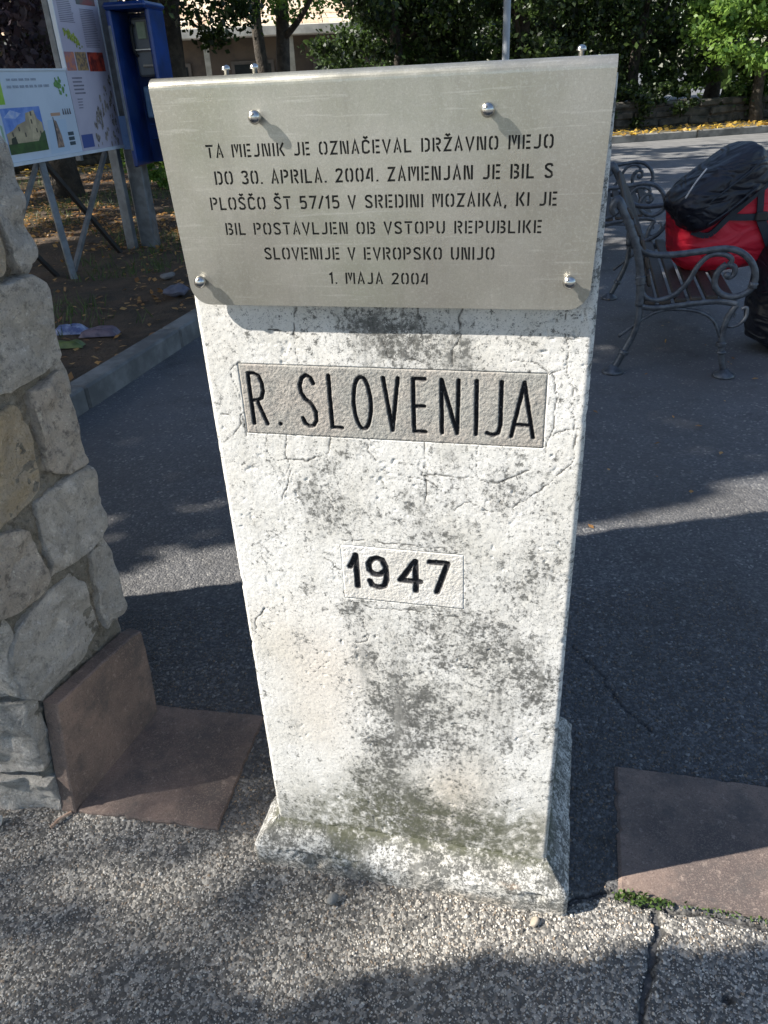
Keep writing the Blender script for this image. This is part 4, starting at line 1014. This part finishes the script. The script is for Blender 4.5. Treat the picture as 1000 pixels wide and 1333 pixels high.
mb = MB(); random.seed(5)
for k in range(70):
    cx_ = random.uniform(1.17, 1.54); top = 1.10+.40*((cx_-1.17)/.37)**.7; cz_ = random.uniform(.985, top); r_ = random.uniform(.008, .026)
    mb.add([(cx_+r_*.7*math.cos(i*1.257+k), y2-.0003-.00002*k, cz_+r_*1.4*math.sin(i*1.257+k)) for i in range(5)], [[0, 1, 2, 3, 4]])
mb.build('statue_print', M('statue_ink', (.42, .37, .33), (.13, .11, .10), 45, .5, 0), p2)['kind'] = 'stuff'
flat('logo_print', p2, [(.955, .99), (1.12, 1.085)], (.07, .11, .32), y2)
# posts and braces
gp_ = MAT['grey_post']
def leg(x0, y0, x1, y1_, z1, w, mat, name='post', z0=.06):
    return MB().bar((x0, y0, z0), (x1, y1_, z1), w, w*.7, bev=.004).build(name, mat, ib)
leg(.30, -.10, .43, .04, .97, .05, gp_, 'leg')
leg(1.50, .06, 1.50, .06, 2.6, .085, gp_); leg(-.25, .06, -.25, .06, 1.6, .06, gp_)
leg(.95, .05, .95, .05, 2.3, .05, gp_, 'post', .9)
MB().bar((.43, .06, .96), (-.42, .06, .12), .028).build('brace', gp_, ib)
MB().bar((1.33, .045, .93), (.50, .045, .10), .032).build('brace', gp_, ib)
MB().bar((.50, .085, .96), (1.36, .085, .07), .034).build('brace', MAT['dark_post'], ib)
MB().bar((-.42, .085, .93), (.40, .085, .07), .030).build('brace', MAT['dark_post'], ib)

# ---------------------------------------------------------------- payphone on its pole
ph = empty('payphone', (-1.93, 7.45, .08), 'blue payphone hood with grey telephone on a grey pole, behind the information board', 'payphone', math.radians(-8))
MB().box((-.12, .05, 1.55), (.14, .14, 3.1), bev=.01).build('pole', gp_, ph)
bl_ = MAT['blue']
h0, h1 = .72, 1.86
MB().box((-.02, .0, (h0+h1)/2), (.04, .40, h1-h0), bev=.012).build('side_panel', bl_, ph)
MB().box((.275, .03, (h0+h1)/2), (.035, .34, h1-h0), bev=.012).build('side_panel', bl_, ph)
MB().box((.127, .18, (h0+h1)/2), (.26, .03, h1-h0-.02)).build('back_panel', bl_, ph)
MB().box((.127, -.0, h1+.02), (.36, .44, .05), bev=.02).build('hood_roof', bl_, ph)
tl = MB().box((.150, .10, 1.60), (.19, .11, .42), bev=.015).build('telephone', M('phone_grey', (.22, .23, .24), (.16, .17, .18), 6, .4, .05), ph)
MB().box((.14, .04, 1.72), (.075, .012, .12), bev=.003).build('display', M('phone_notice', (.45, .50, .33), (.35, .42, .26), 20, .5, 0), tl)
MB().box((.155, .025, 1.585), (.19, .04, .016), bev=.004).build('shelf', M('phone_steel', (.6, .6, .6), None, 6, .35, 0, metal=.8), tl)
MB().box((.165, .035, 1.47), (.11, .03, .018), bev=.004).build('card_slot', M('slot_pale', (.6, .52, .42), None, 6, .5, 0), tl)
MB().tube(smooth_pts([(.08, .03, 1.76), (.065, .01, 1.73), (.065, .01, 1.58), (.08, .03, 1.54)], 4), .013, 8).build('handset', MAT['dark_post'], tl)
for zq in (1.40, 1.03, .92): MB().box((.135, .15, zq), (.20, .03, .012), bev=.003).build('rib', M('blue_rib', (.02, .10, .38), None, 5, .4, 0), ph)
MB().box((-.02, -.206, 1.30), (.022, .006, .9), bev=.002).build('edge_strip', M('grey_edge', (.25, .27, .30), (.15, .17, .2), 9, .4, 0), ph)
MB().box((.14, .13, 1.20), (.20, .05, .24), bev=.01).build('notice', M('phone_notice_blue', (.25, .42, .62), (.16, .30, .5), 8, .4, 0), ph)
MB().box((-.115, -.027, .98), (.11, .012, .26), bev=.003).build('sticker', M('sticker_blue', (.02, .16, .55), (.25, .4, .7), 9, .4, 0, lo=.5, hi=.75), ph)

# ---------------------------------------------------------------- benches
BO = Vector((1.2252, 3.7769, 0)); BE = Vector((.966, -.2585, 0)); BNn = Vector((.2585, .966, 0))
BLn = 1.5
def curve(pts, r, mb, y, n=5, taper=None, sx=.8):
    P = smooth_pts([(s_, y, z_) for s_, z_ in pts], n)
    rr_ = r if taper is None else [r*(taper[0]+(taper[1]-taper[0])*i/(len(P)-1)) for i in range(len(P))]
    mb.tube(P, rr_, 8, sx)
    return mb
def make_bench(loc, label):
    bq = empty('park_bench', loc, label, 'bench', math.atan2(BE.y, BE.x), 'cast iron benches in a row')
    ir = MAT['iron']
    for y in (0.0, BLn):
        curve([(.084, .345), (.078, .46), (.055, .58), (.015, .69), (-.035, .785), (-.068, .835), (-.085, .80), (-.070, .775)], .021, MB(), y).build('back_post', ir, bq, True)
        arm = curve([(.042, .63), (.085, .60), (.14, .588), (.22, .590), (.32, .603), (.43, .617), (.50, .603), (.555, .56), (.585, .50), (.580, .44), (.54, .405), (.49, .396), (.44, .415), (.413, .455), (.418, .51), (.452, .548)], .0155, MB(), y)
        curve([(.452, .548), (.487, .535), (.492, .505), (.475, .487), (.455, .492)], .014, arm, y, taper=(1, .8))
        arm.lathe([(.002, -.014), (.015, -.010), (.017, 0), (.015, .010), (.002, .014)], 10, (.462, y, .497), (0, 1, 0))
        arm.build('armrest', ir, bq, True)
        sc = curve([(.077, .52), (.083, .44), (.105, .392), (.161, .374), (.235, .40), (.29, .46), (.325, .535), (.37, .585), (.43, .592), (.468, .572), (.468, .545)], .0125, MB(), y)
        sc.build('arm_scroll', ir, bq, True)
        MB().lathe([(.017, -.014), (.023, -.010), (.019, 0), (.023, .010), (.017, .014)], 10, (.583, y, .452), (.2, 0, 1)).build('collar', ir, bq, True)
        curve([(.084, .345), (.15, .338), (.22, .345), (.34, .365), (.45, .375), (.53, .362)], .0165, MB(), y).build('seat_rail', ir, bq, True)
        curve([(.0, .19), (.084, .262), (.168, .318), (.255, .333), (.362, .322), (.435, .28), (.478, .20)], .009, MB(), y).build('arch_brace', ir, bq, True)
        fl = curve([(.53, .362), (.50, .30), (.487, .22), (.495, .12), (.519, .03)], .015, MB(), y); 
        fl.lathe([(.020, -.012), (.026, -.006), (.021, 0), (.026, .006), (.020, .012)], 10, (.488, y, .165)); fl.lathe([(.018, -.008), (.025, 0), (.018, .008)], 10, (.495, y, .125))
        fl.build('front_leg', ir, bq, True)
        curve([(.485, .30), (.505, .255), (.55, .262), (.578, .30), (.575, .345), (.553, .338)], .008, MB(), y).build('leg_scroll', ir, bq, True)
        ms_ = curve([(.505, .265), (.49, .30), (.505, .325), (.528, .315), (.524, .298)], .006, MB(), y); ms_.build('leg_scroll', ir, bq, True)
        rl = curve([(.084, .36), (.086, .28), (.070, .20), (.035, .11), (.0, .03)], .016, MB(), y)
        rl.lathe([(.018, -.012), (.026, -.004), (.02, 0), (.026, .006), (.018, .012)], 10, (.035, y, .11), (.35, 0, .9)); rl.build('rear_leg', ir, bq, True)
        for sx in (-.01, .525):
            MB().lathe([(.052, 0), (.055, .008), (.045, .018), (.030, .026), (.020, .04)], 12, (sx, y, 0)).build('foot', ir, bq, True)
        MB().lathe([(.024, -.02), (.029, -.014), (.022, -.006), (.029, .004), (.022, .012), (.028, .018), (.020, .022)], 10, (.076, y, .47), (-.12, 0, 1)).build('collar', ir, bq, True)
    wd_ = MAT['wood']
    for i, (s_, z_) in enumerate([(.13, .362), (.20, .366), (.27, .376), (.34, .385), (.41, .392), (.48, .396)]):
        MB().box((s_, BLn/2, z_), (.055, BLn+.02, .022), bev=.006).build('seat_slat', wd_, bq)
    for i, (s_, z_) in enumerate([(.092, .47), (.075, .55), (.048, .63), (.012, .70), (-.028, .775)]):
        m4 = Matrix.Translation((s_+.02, BLn/2, z_)) @ Matrix.Rotation(math.radians(-14-i*5), 4, 'Y')
        MB().box((0, 0, 0), (.02, BLn+.02, .062), bev=.006, M4=m4).build('back_slat', wd_, bq)
    return bq
B1 = make_bench(BO, 'nearest cast iron bench with scrolled armrest, the red backpack on its seat')
B2 = copy_tree(B1); B2.location = (1.62, 6.15, 0); B2['label'] = 'farther cast iron bench seen behind the first, close to the plate edge'

# ---------------------------------------------------------------- backpack on the bench and dark bag on the ground
def superell(c, r, e=(.8, .8), rot=None, nu2=40, nv2=28, wr=0.0, seed=0, fr=5.0, cut=None):
    V_ = []
    def pw(x, p): return math.copysign(abs(x)**p, x)
    for j in range(nv2+1):
        ph_ = -math.pi/2+math.pi*j/nv2
        for i in range(nu2):
            th2 = 2*math.pi*i/nu2
            x = pw(math.cos(ph_), e[0])*pw(math.cos(th2), e[1]); y = pw(math.cos(ph_), e[0])*pw(math.sin(th2), e[1]); zc = pw(math.sin(ph_), e[0])
            V_.append((x, y, zc))
    V_ = np.array(V_); w = 1+wr*(fbm(V_[:, 0]*fr+V_[:, 1]*3+9, V_[:, 2]*fr+V_[:, 1]*2+9, seed, 3)-.5)*2
    V_ = V_*w[:, None]*np.array(r)[None]
    R_ = np.array(Matrix.Rotation(0, 3, 'Z')) if rot is None else np.array(rot)
    V_ = V_ @ R_.T+np.array(c)[None]
    F_ = [[j*nu2+i, j*nu2+(i+1) % nu2, (j+1)*nu2+(i+1) % nu2, (j+1)*nu2+i] for j in range(nv2) for i in range(nu2)]
    return V_, F_
def rotm(rz=0, ry=0, rx=0): return (Matrix.Rotation(rz, 3, 'Z') @ Matrix.Rotation(ry, 3, 'Y') @ Matrix.Rotation(rx, 3, 'X'))
bpk = empty('backpack', (1.95, 4.3, .405), 'large red backpack with black top pocket and straps lying on the nearest bench', 'backpack')
bo = np.array((1.95, 4.3, .405))
v1, f1 = superell(np.array((1.925, 4.30, .635))-bo, (.315, .19, .235), (.50, .62), rotm(0, math.radians(-8)), wr=.045, seed=3, fr=4, nu2=72, nv2=48)
body = mesh_np('pack_body', v1, np.array(f1), MAT['red_cloth'], bpk, True)
v1, f1 = superell(np.array((1.785, 4.20, .815))-bo, (.245, .17, .115), (.46, .55), rotm(math.radians(4), math.radians(-36)), wr=.06, seed=9, fr=3.2, nu2=72, nv2=48)
lid = mesh_np('top_pocket', v1, np.array(f1), MAT['navy_cloth'], bpk, True); lid['label'] = 'black top pocket bulging to the left'
MB().tube(smooth_pts([(1.575, 4.05, .79), (1.605, 4.03, .86), (1.65, 4.025, .925)], 6), .004, 6).build('piping', MAT['piping'], lid, True)
bpy.data.objects['piping'].location = tuple(-bo)
for zp in (((1.60, 4.055, .70), (1.68, 4.03, .76), (1.80, 4.025, .85), (1.92, 4.04, .94)), ((1.70, 4.035, .66), (1.80, 4.025, .73), (1.92, 4.03, .83))):
    MB().tube(smooth_pts([tuple(np.array(p)-bo) for p in zp], 6), .005, 6).build('zip', MAT['webbing'], lid, True)
def strap(pts, w, name):
    mb = MB()
    P = smooth_pts([(p[0]-bo[0], p[1]-bo[1], p[2]-bo[2]) for p in pts], 5)
    for a_, b_ in zip(P[:-1], P[1:]): mb.bar(a_, b_, w, .008, up=(0, 1, 0))
    return mb.build(name, MAT['webbing'], bpk)
strap([(1.955, 4.16, .90), (1.965, 4.10, .84), (1.975, 4.095, .77), (1.985, 4.095, .69)], .032, 'strap')
strap([(1.62, 4.20, .705), (1.72, 4.125, .69), (1.82, 4.10, .683), (1.90, 4.095, .678), (1.98, 4.095, .676), (2.08, 4.10, .67), (2.2, 4.15, .66)], .032, 'strap')
strap([(1.99, 4.09, .67), (2.03, 4.09, .60), (2.07, 4.095, .53), (2.10, 4.10, .46)], .045, 'strap')
strap([(1.66, 4.12, .615), (1.74, 4.095, .60), (1.83, 4.085, .69), (1.95, 4.075, .80), (2.05, 4.09, .88)], .028, 'strap')
MB().box((1.99-bo[0], 4.085-bo[1], .68-bo[2]), (.06, .02, .045), bev=.006).build('buckle', MAT['dark_post'], bpk)
dbg = empty('duffel_bag', (2.22, 4.02, 0), 'dark navy bag standing on the asphalt in front of the bench at right edge', 'bag')
v1, f1 = superell((.03, .02, .30), (.235, .20, .30), (.55, .7), rotm(0, math.radians(4)), wr=.10, seed=14, fr=3, nu2=48, nv2=32)
mesh_np('bag_body', v1, np.array(f1), MAT['navy_cloth'], dbg, True)
MB().tube(smooth_pts([(-.10, -.16, .52), (-.05, -.17, .62), (.08, -.17, .62), (.12, -.16, .52)], 5), .012, 6).build('handle', MAT['webbing'], dbg, True)

# ---------------------------------------------------------------- lamp post
lp = empty('lamp_post', (1.66, 10.2, 0), 'slim grey lamp post rising behind the metal plate', 'lamp post')
MB().lathe([(.06, 0), (.06, .9), (.042, .95), (.040, 4.2), (.035, 4.6)], 14).build('pole', M('lamp_post_paint', (.36, .38, .40), (.3, .32, .34), 9, .45, 0), lp, True)
MB().lathe([(.05, 4.6), (.14, 4.7), (.16, 5.0), (.05, 5.12)], 14).build('lamp_head', MAT['grey_post'], lp, True)

# ---------------------------------------------------------------- trees
def trunk_mb(base, h, r, limbs=5, lean=(0, 0), seed=0, spread=1.6):
    rd = random.Random(seed); mb = MB(); pts = []
    for i in range(9):
        t_ = i/8; pts.append((lean[0]*t_*h+.06*math.sin(i*1.3+seed), lean[1]*t_*h+.05*math.cos(i*1.7+seed), t_*h))
    mb.tube(pts, [r*(1.35 if i == 0 else 1.0-.55*i/8) for i in range(9)], 12)
    for k in range(limbs):
        i = rd.randrange(3, 8); p = Vector(pts[i]); an_ = rd.uniform(0, 6.28); l_ = spread*rd.uniform(.6, 1.1)
        q = [p, p+Vector((math.cos(an_)*l_*.4, math.sin(an_)*l_*.4, l_*.25)), p+Vector((math.cos(an_)*l_*.8, math.sin(an_)*l_*.8, l_*.7)), p+Vector((math.cos(an_)*l_, math.sin(an_)*l_, l_*1.2))]
        mb.tube(smooth_pts(q, 3), [r*.42*(1-.85*j/9) for j in range(10)], 7)
    return mb
def clump_crown(c, r, n_cl, n_leaf, seed, zmin=None, low=0.0):
    """leaf positions clumped through an uneven ellipsoid"""
    rg = np.random.default_rng(seed); d = rg.normal(size=(n_cl, 3)); d /= np.linalg.norm(d, axis=1)[:, None]
    cc_ = d*(rg.random(n_cl)**.45)[:, None]*np.array(r)[None]+np.array(c)[None]
    cr = rg.uniform(.14, .30, n_cl)*min(r)
    i = rg.integers(0, n_cl, n_leaf); q = rg.normal(size=(n_leaf, 3)); p = cc_[i]+q*cr[i][:, None]*np.array([1, 1, .6])*.62
    if zmin is not None: p = p[p[:, 2] > zmin]
    return p
TREEG = 'trees beyond the road and verge'
def tree(x, y, h, r, crown, label, mats, leafn, size, seed, cr_c=None, cl=70, zmin=None, name='tree', lean=(0, 0), group=TREEG, limbs=6):
    e = empty(name, (x, y, 0.05), label, 'tree', group=group)
    trunk_mb(None, h, r, limbs, lean, seed).build('trunk', MAT['bark'], e, True)
    p = clump_crown(cr_c or (0, 0, h*.9), crown, cl, leafn, seed, zmin)
    o = leaves('crown', p, rng.uniform(size*.6, size*1.3, len(p)), mats, e); o['kind'] = 'stuff'
    return e
random.seed(9)
# across the road, right part of the picture
tree(3.6, 19.6, 4.5, .16, (2.3, 1.7, 2.6), 'dark leafy tree just right of the plate corner, over the low wall', G_DARK, 14000, .12, 1, (0, 0, 3.0), 45, .75)
tree(6.3, 20.2, 4.6, .14, (2.0, 1.7, 2.7), 'dark tree with slim pale-flecked trunk, centre of the right background', G_DARK, 14000, .12, 2, (0, 0, 3.0), 45, .75)
tree(8.8, 19.2, 4.2, .13, (1.7, 1.5, 2.2), 'sunlit light green tree in the upper right corner', G_LIGHT, 15000, .12, 3, (-.2, -.3, 2.9), 60, .75)
tree(10.8, 19.6, 4.6, .15, (2.2, 1.6, 2.6), 'green tree cut by the right edge of the photo', G_MID, 12000, .13, 4, (0, 0, 2.9), 80, .7)
tree(.8, 20.5, 5.0, .16, (2.3, 1.7, 2.7), 'dark dense tree behind the lamp post', G_DARK, 14000, .13, 5, (0, 0, 3.1), 50, .7)
tree(4.9, 22.5, 6, .2, (3.0, 2.0, 3.2), 'tall dark tree in the second row behind the low wall', G_DARK, 13000, .15, 12, (0, 0, 3.6), 90, .6)
tree(9.2, 23.0, 6, .2, (3.2, 2.0, 3.2), 'tall green tree in the second row at right', G_MID, 12000, .15, 13, (0, 0, 3.6), 90, .6)
# above the plate
tree(-2.0, 18.2, 4.8, .15, (1.9, 1.5, 2.0), 'dark tree hanging over the pale building roof', G_DARK, 6500, .12, 6, (.2, 0, 4.2), 60, 2.95)
tree(1.2, 22.0, 5.4, .17, (2.2, 1.8, 2.8), 'deep green tree between the roof and the lamp post', G_MID, 14000, .13, 7, (0, 0, 3.3), 80, .6)
# left
tree(-2.85, 13.4, 5.5, .27, (1.6, 1.4, 1.6), 'thick dark trunk right of the blue payphone with overhanging leaves', G_DARK, 11000, .10, 8, (.1, 0, 3.3), 60, 1.75, lean=(.02, 0))
tree(-4.1, 11.6, 4.8, .17, (1.4, 1.3, 1.2), 'dark trunk seen under the information board', G_DARK, 7000, .10, 10, (0, 0, 3.6), 45, 2.0)
tree(-5.15, 10.6, 4.4, .22, (2.0, 1.6, 1.6), 'purple-leaved tree above the wide information panel', G_PURP, 16000, .10, 9, (.4, 0, 2.6), 80, 1.45)
tree(-6.6, 15.5, 5.0, .22, (2.4, 1.8, 2.4), 'dark bushy tree far left behind the purple one', G_DARK, 12000, .13, 11, (0, 0, 3.2), 70, .8)
tree(-1.3, 15.2, 5.2, .14, (1.3, 1.1, 1.5), 'light green young tree above the middle of the plate', G_LIGHT, 6000, .09, 15, (-.3, 0, 3.5), 45, 2.2)
# shrub by the payphone foot
e = empty('shrub', (-2.75, 12.2, .1), 'pale-leaved low shrub below the payphone', 'shrub')
p = clump_crown((0, 0, .35), (.8, .5, .35), 40, 2600, 31); leaves('foliage', p, rng.uniform(.05, .11, len(p)), G_LIGHT, e)['kind'] = 'stuff'
trunk_mb(None, .5, .02, 4, (0, 0), 3, .4).build('stem', MAT['bark'], e)
for i, (s_, w_, lb, mt) in enumerate([(2.2, 1.9, 'dark ivy bush leaning over the low wall nearest the plate', G_DARK), (6.0, 2.1, 'dark bush on the low wall left of the backpack', G_DARK), (9.6, 1.8, 'grey-green bush spilling over the wall at the right edge', G_MID)]):
    q = R0+RD*s_+RN*2.3; e = empty('bush', (q.x, q.y, .1), lb, 'bush', group='bushes along the low wall')
    p = clump_crown((0, -.45, .62), (w_, .6, .55 if i < 2 else .7), 60, 6500, 41+i); leaves('foliage', p, rng.uniform(.06, .12, len(p)), mt, e)['kind'] = 'stuff'
    trunk_mb(None, .8, .03, 5, (0, 0), i, .6).build('stem', MAT['bark'], e)

# far wood behind everything
n = 26000; ang_ = rng.uniform(math.radians(-50), math.radians(50), n); dist = rng.uniform(33, 40, n)
fp = np.stack([np.sin(ang_)*dist, np.cos(ang_)*dist, rng.random(n)**.8*(7+2.5*fbm(ang_*9, ang_*0, 401))], 1)
tag(leaves('far_wood', fp, rng.uniform(.35, .8, n), G_DARK), 'dark mass of trees far behind', 'wood', kind='stuff')

# ---------------------------------------------------------------- pale building behind the trees
bd_ = empty('building', (-5.6, 27.0, 0), 'low pale building with a tan tiled roof behind the trees, above the plate', 'building', math.radians(6))
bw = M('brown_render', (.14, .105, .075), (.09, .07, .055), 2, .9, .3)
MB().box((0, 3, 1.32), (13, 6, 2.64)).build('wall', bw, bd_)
MB().box((0, -.35, 2.72), (13.8, .7, .26), bev=.02).build('fascia', M('pale_fascia', (.75, .70, .58), None, 3, .8, .1), bd_)
rf = M('tan_roof', (.55, .38, .25), (.74, .62, .46), 1.5, .9, .6, 12, .05)
nt_ = 0
first = None
for r_ in range(12):
    y0 = -.65+r_*.30; z0 = 2.90+r_*.14
    for c_ in range(23):
        if first is None: o = first = MB().box((0, 0, 0), (.585, .36, .05), bev=.015).build('roof_tile', rf, bd_)
        else: o = first.copy(); COL.objects.link(o)
        o.location = (-6.6+c_*.6, y0+.15, z0); o.rotation_euler = (math.radians(22), 0, random.uniform(-.01, .01))
for i in range(5):
    w_ = MB().box((-5.2+i*2.5, -.03, 1.4), (1.3, .08, 1.2), bev=.01).build('window', M('window_frame_paint', (.16, .13, .10), None, 4, .6, 0), bd_)
    MB().box((-5.2+i*2.5, -.075, 1.4), (1.1, .02, 1.0)).build('pane', M('dark_pane', (.03, .035, .035), None, 4, .15, 0), w_)
for i in range(4): MB().box((-4.0+i*2.5, -.5, 1.29), (.16, .16, 2.58)).build('column', M('column_paint', (.5, .45, .34), None, 4, .8, 0), bd_)

# ---------------------------------------------------------------- unseen trees beside and behind the camera; crowns shaped by shade_mask to throw shade
cotE = 1/math.tan(EL)
def shade_mask(x, y):
    """how densely a sun ray through this ground point is blocked, 0..1"""
    nA_ = fbm(x*.9, y*2.2, 501); nB_ = fbm(x*2.6, y*7, 503, 3)
    far_edge = 2.20+.10*x+.16*(fbm(x*2.2, y*0+3, 507)-.5)*2+.18*sstep(.8, 1.5, x)+.16*np.exp(-((x+.60)/.22)**2)
    p = np.where(y > far_edge, 1.0, 0.0)
    streak = (y > far_edge) & (y < far_edge+.45) & (nB_ > .56); p = np.where(streak, .25, p)
    p = np.where((y > 7.6) & (nA_ > .46) & (x < -1.0), .06, p)
    p = np.where((y > 12) & (nA_ > .47), .1, p)
    p = np.where((y > 3.4) & (y < 12) & (x > .0) & (nA_ > .66), .3, p)
    near = .70+.085*sstep(-.5, .15, x)+.03*(fbm(x*3, x*0, 511)-.5)
    p = np.where(y < near, 1.0, p)
    left = (x < .02) & (y < 1.28) & (y >= near)
    wl = sstep(.06, -.22, x)*(.22+.42*fbm(x*2.2, y*3, 521))
    p = np.where(left, np.maximum(p, wl), p)
    return p
def unseen_shade_tree(name, label, box, zr, n, size, trunk_xy, mat, seed, h, pick=None):
    rg = np.random.default_rng(seed)
    x0, x1, y0, y1 = box; gx_ = rg.uniform(x0, x1, n); gy_ = rg.uniform(y0, y1, n)
    k = rg.random(n) < shade_mask(gx_, gy_)
    if pick is not None: k &= pick(gx_, gy_)
    gx_, gy_ = gx_[k], gy_[k]
    z_ = rg.uniform(zr[0], zr[1], len(gx_))+.35*np.sin(gx_*1.3+seed)+.3*np.cos(gy_*1.9)
    t_ = z_*cotE; px_ = gx_-t_*math.cos(AZ); py_ = gy_-t_*math.sin(AZ)
    e = empty(name, (trunk_xy[0], trunk_xy[1], 0), label, 'tree', group='unseen shade trees beside the camera')
    P = np.stack([px_-trunk_xy[0], py_-trunk_xy[1], z_], 1)
    leaves('crown', P, rng.uniform(size*.7, size*1.3, len(P)), mat, e, aspect=1.5)['kind'] = 'stuff'
    trunk_mb(None, h, .2, 0, (0, 0), seed).build('trunk', MAT['bark'], e, True)
unseen_shade_tree('unseen_shade_tree', 'unseen leafy tree added left of the camera, crown shaped to shade the near path', (-3.5, 3.2, -1.2, 1.30), (2.6, 3.3), 60000, .075, (-4.6, -1.6), G_MID, 61, 3.3, lambda a_, b_: b_ < .70+.085*sstep(-.5, .15, a_)+.03*(fbm(a_*3, a_*0, 511)-.5))  # added low crown, cut to give the foreground its shade edge
unseen_shade_tree('unseen_shade_tree', 'unseen tall thin-leaved tree, high crown shaped to dapple the path at left', (-3.5, .1, .5, 1.30), (7.0, 8.2), 2500, .10, (-10.4, .2), G_MID, 65, 7.2, lambda a_, b_: (a_ < .02) & (b_ >= .66))
unseen_shade_tree('unseen_shade_tree', 'unseen broad tree left of the stone wall, crown shaped to shade the asphalt', (-2.5, 4.6, 2.0, 5.6), (4.6, 5.8), 26000, .13, (-7.2, 2.4), G_MID, 62, 4.9)
unseen_shade_tree('unseen_shade_tree', 'unseen broad tree left of the verge, crown shaped to shade the ground beyond', (-3.5, 5.5, 5.6, 10.0), (5.0, 6.4), 26000, .15, (-9.5, 7.2), G_DARK, 63, 5.4)
unseen_shade_tree('unseen_shade_tree', 'unseen broad tree near the road at left, crown shaped to dapple the road', (-7, 7.5, 10.0, 15.8), (5.4, 7.0), 28000, .18, (-12.0, 12.0), G_DARK, 64, 5.8)
